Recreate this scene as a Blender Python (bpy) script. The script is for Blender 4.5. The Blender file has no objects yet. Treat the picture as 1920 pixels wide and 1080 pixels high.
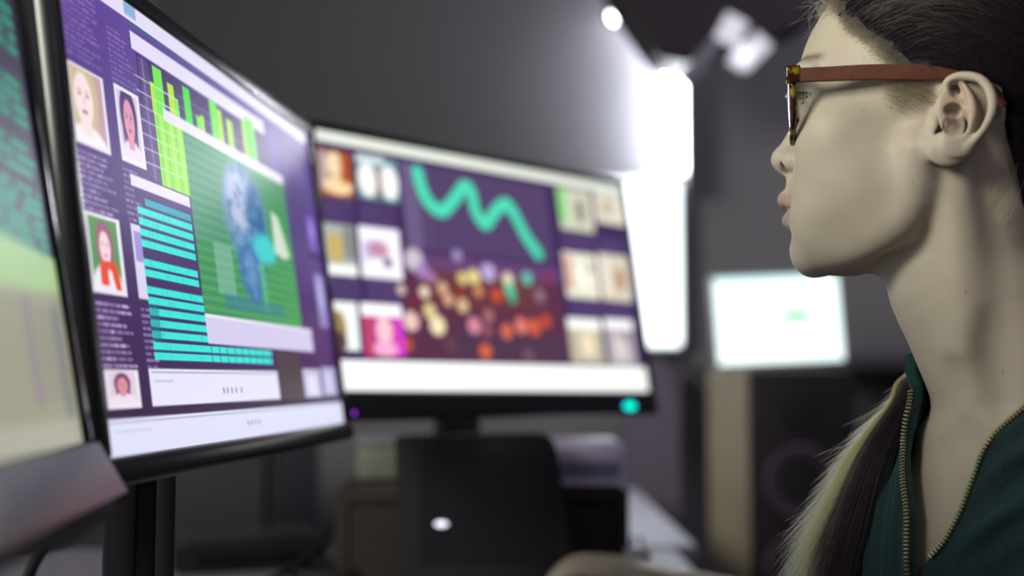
import bpy, bmesh, math, random
import numpy as np
from mathutils import Vector, Matrix
from mathutils.bvhtree import BVHTree

random.seed(7)
rng = np.random.default_rng(7)
SC = bpy.context.scene
COL = SC.collection

# ------------------------------------------------------------------ camera
CAM_Z = 1.0                                   # camera height above the floor, metres
cam_data = bpy.data.cameras.new('camera')
cam = bpy.data.objects.new('camera', cam_data); COL.objects.link(cam)
cam.location = (0, 0, CAM_Z)
cam.rotation_euler = (math.pi/2 + 0.075, 0, 0)
cam_data.sensor_width = 36; cam_data.lens = 36*2200/1920
cam_data.clip_start = 0.02
cam_data.dof.use_dof = True
cam_data.dof.focus_distance = 0.795
cam_data.dof.aperture_fstop = 2.3
SC.camera = cam

# ------------------------------------------------------------------ world, exposure
w = bpy.data.worlds.new('world'); SC.world = w; w.use_nodes = True
w.node_tree.nodes['Background'].inputs[0].default_value = (0.75, 0.72, 0.85, 1)
w.node_tree.nodes['Background'].inputs[1].default_value = 0.10
SC.view_settings.view_transform = 'Standard'
SC.view_settings.look = 'None'
SC.view_settings.gamma = 1
SC.view_settings.use_curve_mapping = False
SC.view_settings.exposure = 0.0

# ------------------------------------------------------------------ large area lights out of view: key, added fills, wall wash
def area_light(name, loc, target, size, power, color):
    d = bpy.data.lights.new(name, 'AREA'); d.shape = 'RECTANGLE'
    d.size, d.size_y = size; d.energy = power; d.color = color
    o = bpy.data.objects.new(name, d); COL.objects.link(o)
    o.location = loc
    o.rotation_euler = (Vector(target) - Vector(loc)).to_track_quat('-Z', 'Y').to_euler()
    return o
area_light('ceiling_panel_light', (-1.50, -0.12, 1.85), (0.35, 0.8, 1.10), (0.8, 0.8), 45.0, (1.0, 1.0, 0.86))  # unseen soft key for her face, placed well below the ceiling
area_light('front_fill_light', (0.55, -1.1, 2.5), (0.3, 1.5, 0.8), (0.8, 0.8), 6.0, (0.86, 0.78, 1.0))  # added lilac fill from behind the camera for desk, riser and jacket
area_light('rear_fill_light', (1.3, 1.9, 2.55), (1.2, 2.8, 0.9), (1.0, 0.8), 9.0, (0.90, 0.86, 1.0))  # added fill that lifts the dark back wall, no lamp modelled
area_light('wall_wash_light', (-0.1, 2.3, 2.35), (-0.3, 2.95, 1.7), (0.6, 0.12), 0.8, (0.93, 0.9, 1.0))

# ------------------------------------------------------------------ helpers
def link(o, parent=None):
    COL.objects.link(o)
    if parent is not None: o.parent = parent
    return o
def tag(o, label=None, cat=None, group=None, kind=None):
    if label: o['label'] = label
    if cat: o['category'] = cat
    if group: o['group'] = group
    if kind: o['kind'] = kind
    return o
def empty(name, loc=(0, 0, 0), rz=0.0, label=None, cat=None, group=None):
    o = bpy.data.objects.new(name, None); link(o)
    o.location = loc; o.rotation_euler = (0, 0, rz); o.empty_display_size = 0.02
    return tag(o, label, cat, group)
def mat(name, color=(0.5, 0.5, 0.5), rough=0.5, metal=0.0, emit=None, strength=1.0, noise=0.0, nscale=30.0, bump=0.0, bscale=200.0, **kw):
    m = bpy.data.materials.new(name); m.use_nodes = True
    nt = m.node_tree; b = nt.nodes['Principled BSDF']
    b.inputs['Base Color'].default_value = (*color, 1)
    b.inputs['Roughness'].default_value = rough
    b.inputs['Metallic'].default_value = metal
    if emit is not None:
        b.inputs['Emission Color'].default_value = (*emit, 1)
        b.inputs['Emission Strength'].default_value = strength
    for k, v in kw.items(): b.inputs[k.replace('_', ' ')].default_value = v
    tc = nt.nodes.new('ShaderNodeTexCoord')
    if noise > 0:
        n = nt.nodes.new('ShaderNodeTexNoise'); n.inputs['Scale'].default_value = nscale; n.inputs['Detail'].default_value = 5
        r = nt.nodes.new('ShaderNodeValToRGB')
        r.color_ramp.elements[0].position = .3; r.color_ramp.elements[1].position = .7
        r.color_ramp.elements[0].color = (*[c*(1-noise) for c in color], 1)
        r.color_ramp.elements[1].color = (*[min(1, c*(1+noise)) for c in color], 1)
        nt.links.new(tc.outputs['Object'], n.inputs['Vector']); nt.links.new(n.outputs['Fac'], r.inputs['Fac'])
        nt.links.new(r.outputs['Color'], b.inputs['Base Color'])
    if bump > 0:
        n = nt.nodes.new('ShaderNodeTexNoise'); n.inputs['Scale'].default_value = bscale; n.inputs['Detail'].default_value = 4
        bp = nt.nodes.new('ShaderNodeBump'); bp.inputs['Strength'].default_value = bump; bp.inputs['Distance'].default_value = 0.001
        nt.links.new(tc.outputs['Object'], n.inputs['Vector']); nt.links.new(n.outputs['Fac'], bp.inputs['Height'])
        nt.links.new(bp.outputs['Normal'], b.inputs['Normal'])
    return m
def mesh_obj(name, verts, faces, m, parent=None, smooth=True):
    me = bpy.data.meshes.new(name); me.from_pydata([tuple(v) for v in verts], [], [tuple(f) for f in faces]); me.update()
    if smooth: me.polygons.foreach_set('use_smooth', [True]*len(me.polygons))
    if m: me.materials.append(m)
    return link(bpy.data.objects.new(name, me), parent)
def bm_obj(name, bm, m, parent=None, smooth=False, auto=None):
    me = bpy.data.meshes.new(name); bm.to_mesh(me); bm.free()
    if smooth or auto:
        me.polygons.foreach_set('use_smooth', [True]*len(me.polygons))
    for mm in (m if isinstance(m, (list, tuple)) else [m]): me.materials.append(mm)
    if auto: me.set_sharp_from_angle(angle=math.radians(auto))
    return link(bpy.data.objects.new(name, me), parent)
def add_box(bm, c, s, M=None, bevel=0.0, seg=2, mi=0):
    """box centred at c with full sizes s, optional matrix, bevelled edges"""
    b = bmesh.new(); bmesh.ops.create_cube(b, size=1.0)
    for v in b.verts: v.co = Vector((v.co.x*s[0], v.co.y*s[1], v.co.z*s[2]))
    if bevel > 0: bmesh.ops.bevel(b, geom=b.edges[:], offset=bevel, segments=seg, profile=0.5, affect='EDGES')
    for v in b.verts:
        v.co = v.co + Vector(c)
        if M is not None: v.co = M @ v.co
    merge(bm, b, mi)
def merge(bm, b, mi=0):
    mp = {v: bm.verts.new(v.co) for v in b.verts}
    for f in b.faces:
        try: nf = bm.faces.new([mp[v] for v in f.verts]); nf.material_index = mi
        except ValueError: pass
    b.free()
def add_tube(bm, pts, r, n=12, caps=True, mi=0, closed=False):
    """tube along a polyline; r a number or one per point"""
    pts = [Vector(p) for p in pts]; N = len(pts)
    rs = r if isinstance(r, (list, tuple)) else [r]*N
    rings = []; up = None
    for i, p in enumerate(pts):
        a = pts[(i-1) % N] if (i > 0 or closed) else pts[i]
        c = pts[(i+1) % N] if (i < N-1 or closed) else pts[i]
        t = (c-a).normalized()
        if up is None:
            up = t.orthogonal().normalized()
        up = (up - t*up.dot(t)).normalized(); q = t.cross(up)
        rings.append([bm.verts.new(p + (up*math.cos(2*math.pi*k/n) + q*math.sin(2*math.pi*k/n))*rs[i]) for k in range(n)])
    for i in range(N if closed else N-1):
        A, B = rings[i], rings[(i+1) % N]
        for k in range(n):
            f = bm.faces.new([A[k], A[(k+1) % n], B[(k+1) % n], B[k]]); f.material_index = mi; f.smooth = True
    if caps and not closed:
        bm.faces.new(rings[0][::-1]).material_index = mi; bm.faces.new(rings[-1]).material_index = mi
def add_lathe(bm, prof, M=None, n=32, mi=0):
    """prof: list of (r, z)"""
    rings = []
    for r, z in prof:
        row = []
        for k in range(n):
            v = Vector((max(r, 1e-5)*math.cos(2*math.pi*k/n), max(r, 1e-5)*math.sin(2*math.pi*k/n), z))
            row.append(bm.verts.new(M @ v if M is not None else v))
        rings.append(row)
    for A, B in zip(rings, rings[1:]):
        for k in range(n):
            f = bm.faces.new([A[k], A[(k+1) % n], B[(k+1) % n], B[k]]); f.material_index = mi; f.smooth = True
    bm.faces.new(rings[0][::-1]).material_index = mi; bm.faces.new(rings[-1]).material_index = mi
def add_prism(bm, poly, h0, h1, M=None, mi=0):
    """extrude a 2D polygon (x,y) from h0 to h1 along z, then M"""
    f = (lambda v: M @ v) if M is not None else (lambda v: v)
    a = [bm.verts.new(f(Vector((x, y, h0)))) for x, y in poly]
    b = [bm.verts.new(f(Vector((x, y, h1)))) for x, y in poly]
    n = len(poly)
    bm.faces.new(a[::-1]).material_index = mi; bm.faces.new(b).material_index = mi
    for i in range(n): bm.faces.new([a[i], a[(i+1) % n], b[(i+1) % n], b[i]]).material_index = mi
def round_rect(w, h, r, n=6):
    out = []
    for cx, cy, a0 in ((w/2-r, h/2-r, 0), (-w/2+r, h/2-r, 90), (-w/2+r, -h/2+r, 180), (w/2-r, -h/2+r, 270)):
        for k in range(n+1):
            a = math.radians(a0 + 90*k/n); out.append((cx + r*math.cos(a), cy + r*math.sin(a)))
    return out
def catmull(pts, n=8, closed=False):
    P = [np.array(p, float) for p in pts]; out = []
    N = len(P); rngi = range(N if closed else N-1)
    for i in rngi:
        p0 = P[(i-1) % N] if (i > 0 or closed) else 2*P[0]-P[1]
        p1 = P[i]; p2 = P[(i+1) % N]
        p3 = P[(i+2) % N] if (i+2 < N or closed) else 2*P[-1]-P[-2]
        for k in range(n):
            t = k/n
            out.append(0.5*((2*p1) + (-p0+p2)*t + (2*p0-5*p1+4*p2-p3)*t*t + (-p0+3*p1-3*p2+p3)*t**3))
    if not closed: out.append(P[-1])
    return [tuple(p) for p in out]

# ------------------------------------------------------------------ sculpting with distance fields
import openvdb
class Field:
    """signed distances on a rectilinear grid (mm); smooth unions and cuts, then a mesh"""
    def __init__(self, xs, ys, zs):
        self.ax = [np.asarray(a, np.float32) for a in (xs, ys, zs)]
        self.F = np.full([len(a) for a in self.ax], 60.0, np.float32)
    def win(self, lo, hi):
        sl = []
        for a, l, h in zip(self.ax, lo, hi):
            i = int(np.searchsorted(a, l)); j = int(np.searchsorted(a, h))
            sl.append(slice(max(i-1, 0), min(j+1, len(a))))
        return tuple(sl)
    def grid(self, sl):
        return (self.ax[0][sl[0]][:, None, None], self.ax[1][sl[1]][None, :, None], self.ax[2][sl[2]][None, None, :])
    def apply(self, fn, lo, hi, k, op):
        m = 3*max(k, 2)+4
        sl = self.win([l-m for l in lo], [h+m for h in hi])
        X, Y, Z = self.grid(sl)
        d = fn(X, Y, Z); A = self.F[sl]
        if op == 'cut':                              # smooth max(A, -d)
            d = -d; h = np.clip(.5 - .5*(d-A)/k, 0, 1); self.F[sl] = d*(1-h) + A*h + k*h*(1-h)
        else:
            h = np.clip(.5 + .5*(A-d)/k, 0, 1); self.F[sl] = A*(1-h) + d*h - k*h*(1-h)
    def ell(self, c, r, k=4, R=None, op='add'):
        c = np.array(c, np.float32); r = np.array(r, np.float32)
        Rm = np.eye(3, dtype=np.float32) if R is None else np.array(R, np.float32)
        ext = np.sqrt(((Rm*r[None, :])**2).sum(1))
        def fn(X, Y, Z):
            x, y, z = X-c[0], Y-c[1], Z-c[2]
            q = [(Rm[0, i]*x + Rm[1, i]*y + Rm[2, i]*z) for i in range(3)]
            k0 = np.sqrt(sum((q[i]/r[i])**2 for i in range(3))); k1 = np.sqrt(sum((q[i]/r[i]**2)**2 for i in range(3)))
            return np.where(k1 > 1e-6, k0*(k0-1)/np.maximum(k1, 1e-6), -r.min())
        self.apply(fn, c-ext, c+ext, k, op)
    def cap(self, a, b, ra, rb=None, k=4, op='add'):
        a = np.array(a, np.float32); b = np.array(b, np.float32); rb = ra if rb is None else rb
        ba = b-a; L2 = float(ba@ba)
        def fn(X, Y, Z):
            t = np.clip(((X-a[0])*ba[0] + (Y-a[1])*ba[1] + (Z-a[2])*ba[2])/L2, 0, 1)
            return np.sqrt((X-a[0]-t*ba[0])**2 + (Y-a[1]-t*ba[1])**2 + (Z-a[2]-t*ba[2])**2) - (ra + (rb-ra)*t)
        m = max(ra, rb); self.apply(fn, np.minimum(a, b)-m, np.maximum(a, b)+m, k, op)
    def chain(self, pts, rs, k=4, op='add', smooth=True):
        """one tube along a curve, unioned as a whole so that joints do not swell"""
        if not isinstance(rs, (list, tuple)): rs = [rs]*len(pts)
        Q = np.array(catmull([(*p, r) for p, r in zip(pts, rs)], 4) if smooth else [(*p, r) for p, r in zip(pts, rs)], np.float32)
        def fn(X, Y, Z):
            out = None
            for A, B in zip(Q, Q[1:]):
                a, b = A[:3], B[:3]; ba = b-a; L2 = max(float(ba@ba), 1e-9)
                t = np.clip(((X-a[0])*ba[0] + (Y-a[1])*ba[1] + (Z-a[2])*ba[2])/L2, 0, 1)
                d = np.sqrt((X-a[0]-t*ba[0])**2 + (Y-a[1]-t*ba[1])**2 + (Z-a[2]-t*ba[2])**2) - (A[3] + (B[3]-A[3])*t)
                out = d if out is None else np.minimum(out, d)
            return out
        m = Q[:, 3].max(); self.apply(fn, Q[:, :3].min(0)-m, Q[:, :3].max(0)+m, k, op)
    def mesh(self, iso=0.0, F=None):
        F = self.F if F is None else F
        g = openvdb.FloatGrid(20.0)
        g.copyFromArray(np.clip(F-iso, -20, 20).astype(np.float64))
        P, T, Q = g.convertToPolygons(isovalue=0.0, adaptivity=0.0)
        V = np.stack([np.interp(P[:, i], np.arange(len(self.ax[i])), self.ax[i]) for i in range(3)], 1)
        return V, np.asarray(Q)[:, ::-1]
def axis(*segs):
    """axis((start, step), (start, step), ..., (end, 0)): spacing by zones"""
    out = []
    for (a, s), (b, _) in zip(segs, segs[1:]): out += list(np.arange(a, b-1e-6, s))
    return np.array(out + [segs[-1][0]])
def fast_mesh(name, V, Q, mats, parent=None, scale=0.001):
    me = bpy.data.meshes.new(name)
    V = np.asarray(V, np.float32)*scale; Q = np.asarray(Q, np.int32); n, k = Q.shape
    me.vertices.add(len(V)); me.vertices.foreach_set('co', V.ravel())
    me.loops.add(n*k); me.loops.foreach_set('vertex_index', Q.ravel())
    me.polygons.add(n); me.polygons.foreach_set('loop_start', np.arange(n, dtype=np.int32)*k)
    me.polygons.foreach_set('loop_total', np.full(n, k, np.int32))
    me.polygons.foreach_set('use_smooth', np.ones(n, bool))
    me.update(calc_edges=True); me.validate()
    for m in (mats if isinstance(mats, (list, tuple)) else [mats]): me.materials.append(m)
    return link(bpy.data.objects.new(name, me), parent)
def smooth_verts(V, Q, it=2, lam=0.5):
    V = V.copy(); n = len(V)
    e = np.concatenate([Q[:, [0, 1]], Q[:, [1, 2]], Q[:, [2, 3]], Q[:, [3, 0]]])
    cnt = np.bincount(e[:, 0], minlength=n) + np.bincount(e[:, 1], minlength=n)
    for i in range(it):
        for l in (lam, -lam*1.04):
            S = np.stack([np.bincount(e[:, 0], V[e[:, 1], j], n) + np.bincount(e[:, 1], V[e[:, 0], j], n) for j in range(3)], 1)
            V += l*(S/np.maximum(cnt, 1)[:, None]-V)
    return V
def rotm(axis_, deg):
    return np.array(Matrix.Rotation(math.radians(deg), 3, axis_))
# ================================================================== the woman
# head-local frame, mm: x towards her face, y to her left (towards the camera side), z up, origin at eye level
PSI = math.radians(20)
HEAD_O = (0.28893, 0.80340, CAM_Z + 0.1930)
person = empty('person', HEAD_O, math.pi - PSI,
               'woman in brown glasses and dark green zip jacket seen in profile, looking at the monitors', 'person')
TA = math.radians(50)                                   # the torso turns this much towards the camera from the head
TN = np.array((-56.0, -6.0))                            # neck base
TF = np.array((math.cos(TA), math.sin(TA))); TL = np.array((-math.sin(TA), math.cos(TA)))
def T(a, b, z):
    p = TN + a*TF + b*TL
    return (p[0], p[1], z)
RT = np.array(Matrix.Rotation(TA, 3, 'Z'))

def torso(f, k=22):
    f.ell(T(-28, 4, -375), (116, 138, 190), k, RT)
    f.ell(T(-35, 0, -560), (98, 132, 170), 30, RT)
    f.ell(T(-35, 0, -690), (112, 165, 110), 30, RT)
    # near shoulder square to the camera, far shoulder drawn back and down
    f.cap(T(-22, 55, -236), T(-26, 158, -272), 36, 42, 26)
    f.cap(T(-30, 26, -170), T(-28, 128, -244), 22, 24, 26)
    f.cap(T(-25, 62, -300), T(-20, 150, -300), 60, 44, 20)
    f.cap(T(-26, -50, -242), T(-58, -122, -292), 34, 36, 26)
    f.cap(T(-34, -26, -170), T(-52, -100, -262), 20, 22, 26)
    f.cap(T(-25, -55, -310), T(-50, -112, -318), 58, 38, 20)
def arms(f, grow=0.0):
    # right arm (far side) reaches forward to the mouse; left arm comes down to the desk
    f.chain([RSH, REL, RWR], [46+grow, 36+grow, 25+grow], 14, smooth=False)
    f.chain([LSH, LEL, LWR], [46+grow, 38+grow, 25+grow], 14, smooth=False)
def w2l(p):
    """world metres -> head-local mm"""
    d = np.array(p) - np.array(HEAD_O); a = math.pi - PSI
    return (1000*(d[0]*math.cos(a) + d[1]*math.sin(a)), 1000*(-d[0]*math.sin(a) + d[1]*math.cos(a)), 1000*d[2])
RSH = T(-62, -120, -296); LSH = T(-26, 160, -278)
RWR = w2l((0.194, 1.286, CAM_Z - 0.231)); REL = w2l((0.350, 1.110, CAM_Z - 0.335))
LWR = w2l((0.215, 0.46, CAM_Z - 0.222)); LEL = w2l((0.40, 0.53, CAM_Z - 0.27))

xs = axis((-175, 4), (-112, 3), (-50, 0.9), (112, 4), (150, 0))
ys = axis((-235, 5), (-95, 3), (-40, 1.0), (50, 0.85), (96, 4), (235, 0))
zs = axis((-470, 4), (-350, 2.4), (-132, 0.9), (14, 1.6), (80, 3), (126, 0))
H = Field(xs, ys, zs)
# skull and face masses
H.ell((-22, 0, 22), (88, 74, 90), 10)
H.ell((4, 0, 10), (84, 68, 86), 16)
H.ell((44, 0, -34), (42, 58, 46), 16)                    # mid face
for s in (1, -1):
    H.ell((58, s*38, -30), (27, 26, 26), 14)             # cheekbone
    H.ell((48, s*33, -66), (36.5, 28, 40), 22)             # cheek
    H.chain([(76, s*12, -106), (44, s*40, -104), (14, s*53, -86), (6, s*60, -48)], [14, 13, 13, 14], 13)  # jaw line
    H.ell((30, s*44, -66), (34, 21, 36), 12)             # masseter
H.ell((72, 0, -78), (22.5, 32, 34), 17)                    # muzzle
for s in (1, -1): H.ell((60, s*27, -86), (27, 20, 26), 16)
H.ell((80, 0, -105.5), (14.5, 21, 17), 7)                # chin
H.ell((44, 0, -95), (38, 38, 26), 12)                    # floor of the mouth
# neck, throat, the muscle from behind the ear to the notch
H.chain([(-24, 0, -70), (-20, 0, -118), (-36, -1, -158), (-53, -5, -205), (-58, -8, -260)], [50, 52, 54, 56, 60], 14)
torso(H)
# right-hand side tables of shapes on both sides of the neck
H.chain([(-16, 54, -58), (-17, 49, -105), (-20, 43, -160), (-22, 37, -214)], [9, 11, 12, 8], 16)
H.chain([(-16, -60, -58), (-30, -50, -120), (-20, 20, -216)], [8, 9, 6], 12)
for s in (1, -1):
    H.chain([T(46, s*14, -228), T(34, s*50, -234)], [4, 3], 20)
H.ell(T(73, 0, -208), (8, 14, 20), 14, RT, op='cut')
H.ell((-38, 61.5, -184), (11, 10, 28), 15, op='cut')      # suprasternal notch
# eye sockets
for s in (1, -1):
    H.ell((89, s*30, -3), (10, 17, 10), 10, op='cut')
    H.chain([(84, s*11, 17), (82.5, s*26, 21), (74, s*42, 16)], [4, 4.5, 4], 9)     # brow ridge
    H.ell((66.5, s*31, 0), (13.8, 15, 13.0), 4)          # lids over the eyeball
    H.chain([(83, s*16, -3.2), (82.5, s*24, 1.0), (80.5, s*33, 1.4), (75, s*42, -2.0)], [1.0, 3.3, 3.2, 1.2], 1.2, op='cut')
    H.chain([(80.5, s*18, 4.5), (80.5, s*28, 6.4), (77, s*38, 5.4)], 0.9, 1.6, op='cut')       # lid crease
# nose
H.chain([(81.5, 0, 20), (82.5, 0, 4), (85, 0, -14), (91.5, 0, -27), (96.6, 0, -36.5)], [8, 7.5, 8, 8.2, 9.8], 7)
H.ell((97.2, 0, -37.5), (10, 10.5, 8.5), 4)
for s in (1, -1):
    H.ell((89.5, s*12.0, -40.5), (9.5, 6.5, 7.6), 4)
    H.ell((95.2, s*9.6, -42.8), (4.6, 4.0, 4.8), 1.4, op='cut', R=rotm('Y', 25))
    H.chain([(80, s*18.5, -34), (80.5, s*20.5, -42), (82, s*20, -50)], 1.6, 5, op='cut')
H.chain([(98, 0, -43), (92, 0, -50)], [4.2, 4.6], 4)
H.chain([(86, 0, -48), (89.5, 0, -61)], [8, 9], 7)                    # philtrum
for s in (1, -1): H.ell((79, s*13, -62), (13, 11, 12), 8)
H.chain([(97.2, 0, -51), (100, 0, -60)], 1.6, 3, op='cut')
# lips
H.chain([(82, -25, -75.0), (90.5, -17, -71.5), (96.3, -8, -67.0), (97.6, 0, -67.2), (96.3, 8, -67.0), (90.5, 17, -71.5), (82, 25, -75.0)],
        [1.5, 4.4, 5.8, 5.9, 5.8, 4.4, 1.5], 3.5)
H.chain([(81, -23, -77), (88.8, -15, -79.5), (93.2, -7, -81.6), (94.4, 0, -82.0), (93.2, 7, -81.6), (88.8, 15, -79.5), (81, 23, -77)],
        [1.5, 4.4, 5.9, 6.2, 5.9, 4.4, 1.5], 3.5)
H.chain([(88, -25, -76.2), (96, -15, -75.8), (101, -6, -74.8), (102.2, 0, -75.2), (101, 6, -74.8), (96, 15, -75.8), (88, 25, -76.2)],
        [0.9, 0.9, 1.0, 1.0, 1.0, 0.9, 0.9], 2.0, op='cut')
H.chain([(99, -14, -94), (98.8, 0, -95.5), (99, 14, -94)], 3.6, 6, op='cut')    # under the lower lip
# ears
for s in (1, -1):
    def E_(x, z, y): return (x, s*y, z)
    H.ell(E_(-13, -30, 69), (10, 8, 20), 6)                                                     # root
    H.ell(E_(-22, -28, 76), (17, 2.4, 21), 3, R=rotm('Z', s*14))                                 # shell
    H.chain([E_(-14.0, -29, 71.5), E_(-11.6, -19, 74), E_(-11.2, -12, 76), E_(-13.2, -8, 78), E_(-18, -6, 79.5), E_(-24.6, -6.6, 81), E_(-31, -9.6, 82.5),
             E_(-35.6, -15.6, 83.5), E_(-37.6, -23.4, 84), E_(-37, -31, 83.6), E_(-34, -38, 82), E_(-29.5, -44, 79.5), E_(-23, -50, 77)],
            [2.2, 2.7, 2.9, 2.8, 2.7, 2.9, 3.0, 3.1, 3.2, 3.0, 2.7, 2.4, 3.0], 1.6)              # helix
    H.chain([E_(-20, -9.5, 77.5), E_(-25, -19, 79.5), E_(-26.6, -28.4, 80), E_(-25.2, -36.8, 79.4), E_(-22.6, -42, 78), E_(-17.5, -46, 76.5), E_(-11.5, -46.4, 76)],
            [1.5, 2.3, 2.8, 2.8, 2.6, 2.6, 2.8], 2.4)                                            # antihelix and antitragus
    H.chain([E_(-12.4, -18.7, 73.5), E_(-16.3, -21.7, 75), E_(-21.1, -25.3, 77.5), E_(-25, -28.2, 79)], [1.4, 1.6, 2.0, 2.2], 2.2)
    H.ell(E_(-11, -52, 74.5), (11.5, 3.6, 9.4), 6, R=rotm('Z', s*12))                          # lobe
    H.ell(E_(-3, -45, 71), (6.5, 4, 10), 6)
    H.ell(E_(-17, -49, 76.5), (9, 3.0, 7), 6, R=rotm('Z', s*12))
    H.ell(E_(-3.0, -34, 72.5), (5.2, 3.4, 6.6), 3, R=rotm('Z', s*-14))                           # tragus
    H.ell(E_(-16.5, -37, 76.5), (7.8, 6.2, 7.2), 2.6, op='cut')                                  # concha
    H.ell(E_(-14.8, -27, 76.5), (5.8, 6.0, 4.6), 2.2, op='cut')
    H.ell(E_(-17.5, -14.5, 79), (4.0, 3.6, 5.6), 2.2, op='cut', R=rotm('Y', 20))                 # triangular fossa
    H.chain([E_(-28, -13, 82.5), E_(-31.6, -22, 83.5), E_(-31.4, -31, 83), E_(-28.8, -38.5, 81)], [1.8, 2.4, 2.4, 1.6], 2.0, op='cut')
    H.chain([E_(-8.4, -28.5, 75), E_(-8.2, -35.0, 74), E_(-4.4, -42, 74)], [1.6, 2.4, 1.5], 1.4, op='cut')
V, Q = H.mesh()
V = smooth_verts(V, Q, 2)
bodyV, bodyQ = V, Q
# torso field is kept for the jacket below
# arms and hands, joined into the same mesh
def hand_field(wr, fwd, up, side, curl, thumb_side, flat=1.0):
    """right-handed frame at the wrist: fwd to the fingertips, up out of the back of the hand, side towards the little finger"""
    wr, fwd, up, side = map(np.array, (wr, fwd, up, side))
    def P(a, b, c): return tuple(wr + a*fwd + b*side + c*up)
    pts = [P(x, y, z) for x in (-90, 190) for y in (-80, 80) for z in (-70, 60)]
    lo = np.min(pts, 0); hi = np.max(pts, 0)
    f = Field(np.arange(lo[0], hi[0], 1.7), np.arange(lo[1], hi[1], 1.7), np.arange(lo[2], hi[2], 1.7))
    f.chain([P(-85, 0, 0), P(-30, 0, 0), P(4, 0, 0)], [27, 23, 21], 6)
    f.chain([P(0, -10, 0), P(38, -18, 4), P(78, -24, 6)], [15, 14, 10.5], 8)
    f.chain([P(0, 0, 0), P(38, -3, 6), P(82, -4, 9)], [15, 13, 10.5], 8)
    f.chain([P(0, 8, 0), P(38, 12, 3), P(76, 18, 4)], [15, 13, 10], 8)
    f.chain([P(6, -16, -8), P(34, -30, -12)], [13, 12], 10)
    L = [(78, -26, 7, 44, 26, 22, 9.2), (83, -8, 10, 48, 30, 24, 9.4), (79, 9, 8, 45, 28, 23, 8.9), (72, 25, 4, 36, 20, 20, 7.8)]
    for i, (a, b, c, l1, l2, l3, r) in enumerate(L):
        an = 0.0; p = np.array((a, b, c), float); pts = [P(*p)]
        sp = (-0.10, -0.02, 0.05, 0.14)[i]
        for j, l in enumerate((l1, l2, l3)):
            an += curl[j]*(1+0.06*i)
            p = p + l*np.array((math.cos(an), sp*math.cos(an), -math.sin(an))); pts.append(P(*p))
        f.chain(pts, [r+0.6, r, r-0.8, r-1.8], 2.2)
    f.chain([P(20, -24, -8), P(50, -44, -16), P(76, -50, -24), P(100, -46, -30)], [12, 10.5, 9.5, 8], 5)
    return f.mesh()
def unit(v): v = np.array(v, float); return v/np.linalg.norm(v)
parts = [(bodyV, bodyQ)]
rf = unit(np.array(w2l((0.106, 1.326, CAM_Z-0.214))) - np.array(RWR)); upv = np.array((0, 0, 1.0))
rs = unit(np.cross(rf, upv)); ru = unit(np.cross(rs, rf))      # side = towards the little finger (her right)
parts.append(hand_field(RWR, rf, ru, rs, (0.18, 0.55, 0.45), -1))
lf = unit(np.array(w2l((0.11, 0.50, CAM_Z-0.222))) - np.array(LWR))
ls = unit(-np.cross(lf, upv)); lu = np.array((0, 0, 1.0))
parts.append(hand_field(LWR, lf, lu, ls, (0.2, 0.4, 0.4), 1))
A = Field(np.arange(-420, 180, 7.0), np.arange(-520, 420, 7.0), np.arange(-560, -200, 7.0)); arms(A)
parts.append(A.mesh())
Vs, Qs, off = [], [], 0
for v, q in parts: Vs.append(v); Qs.append(q+off); off += len(v)
allV = np.concatenate(Vs); allQ = np.concatenate(Qs)

# skin, with the colour the skin itself has: lips, brows, flushed ear and cheek; plus painted shade in ear canal and nostrils
skin = bpy.data.materials.new('skin'); skin.use_nodes = True
nt = skin.node_tree; b = nt.nodes['Principled BSDF']
at = nt.nodes.new('ShaderNodeAttribute'); at.attribute_name = 'tone'
tc = nt.nodes.new('ShaderNodeTexCoord')
n1 = nt.nodes.new('ShaderNodeTexNoise'); n1.inputs['Scale'].default_value = 55; n1.inputs['Detail'].default_value = 6
n2 = nt.nodes.new('ShaderNodeTexNoise'); n2.inputs['Scale'].default_value = 900; n2.inputs['Detail'].default_value = 3
mx = nt.nodes.new('ShaderNodeMix'); mx.data_type = 'RGBA'; mx.blend_type = 'MULTIPLY'; mx.inputs[0].default_value = 0.14
rp = nt.nodes.new('ShaderNodeValToRGB'); rp.color_ramp.elements[0].color = (0.72, 0.62, 0.55, 1); rp.color_ramp.elements[0].position = .35
rp.color_ramp.elements[1].color = (1, 1, 1, 1); rp.color_ramp.elements[1].position = .65
for n in (n1, n2): nt.links.new(tc.outputs['Object'], n.inputs['Vector'])
nt.links.new(n1.outputs['Fac'], rp.inputs['Fac'])
nt.links.new(at.outputs['Color'], mx.inputs['A']); nt.links.new(rp.outputs['Color'], mx.inputs['B'])
nt.links.new(mx.outputs['Result'], b.inputs['Base Color'])
bp = nt.nodes.new('ShaderNodeBump'); bp.inputs['Strength'].default_value = 0.35; bp.inputs['Distance'].default_value = 0.0003
nt.links.new(n2.outputs['Fac'], bp.inputs['Height']); nt.links.new(bp.outputs['Normal'], b.inputs['Normal'])
b.inputs['Roughness'].default_value = 0.5
b.inputs['Subsurface Weight'].default_value = 0.25
b.inputs['Subsurface Radius'].default_value = (1.0, 0.45, 0.25)
b.inputs['Subsurface Scale'].default_value = 0.004
b.inputs['Specular IOR Level'].default_value = 0.35
body = fast_mesh('body', allV, allQ, skin, person)
P_ = allV
tone = np.tile(np.array((0.54, 0.465, 0.375)), (len(P_), 1))
def blend(mask, c):
    global tone
    tone = tone*(1-mask[:, None]) + np.array(c)*mask[:, None]
def blob(c, r, hard=1.0):
    d = np.sqrt((((P_-np.array(c))/np.array(r))**2).sum(1)); return np.clip((1-d)*hard, 0, 1)
X, Y, Z = P_.T; aY = np.abs(Y)
lipz_up = -61.0 - 0.28*np.maximum(aY-4, 0) - 0.012*aY**2*0 ; lipz_dn = -87.5 + 0.018*aY**2
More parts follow.
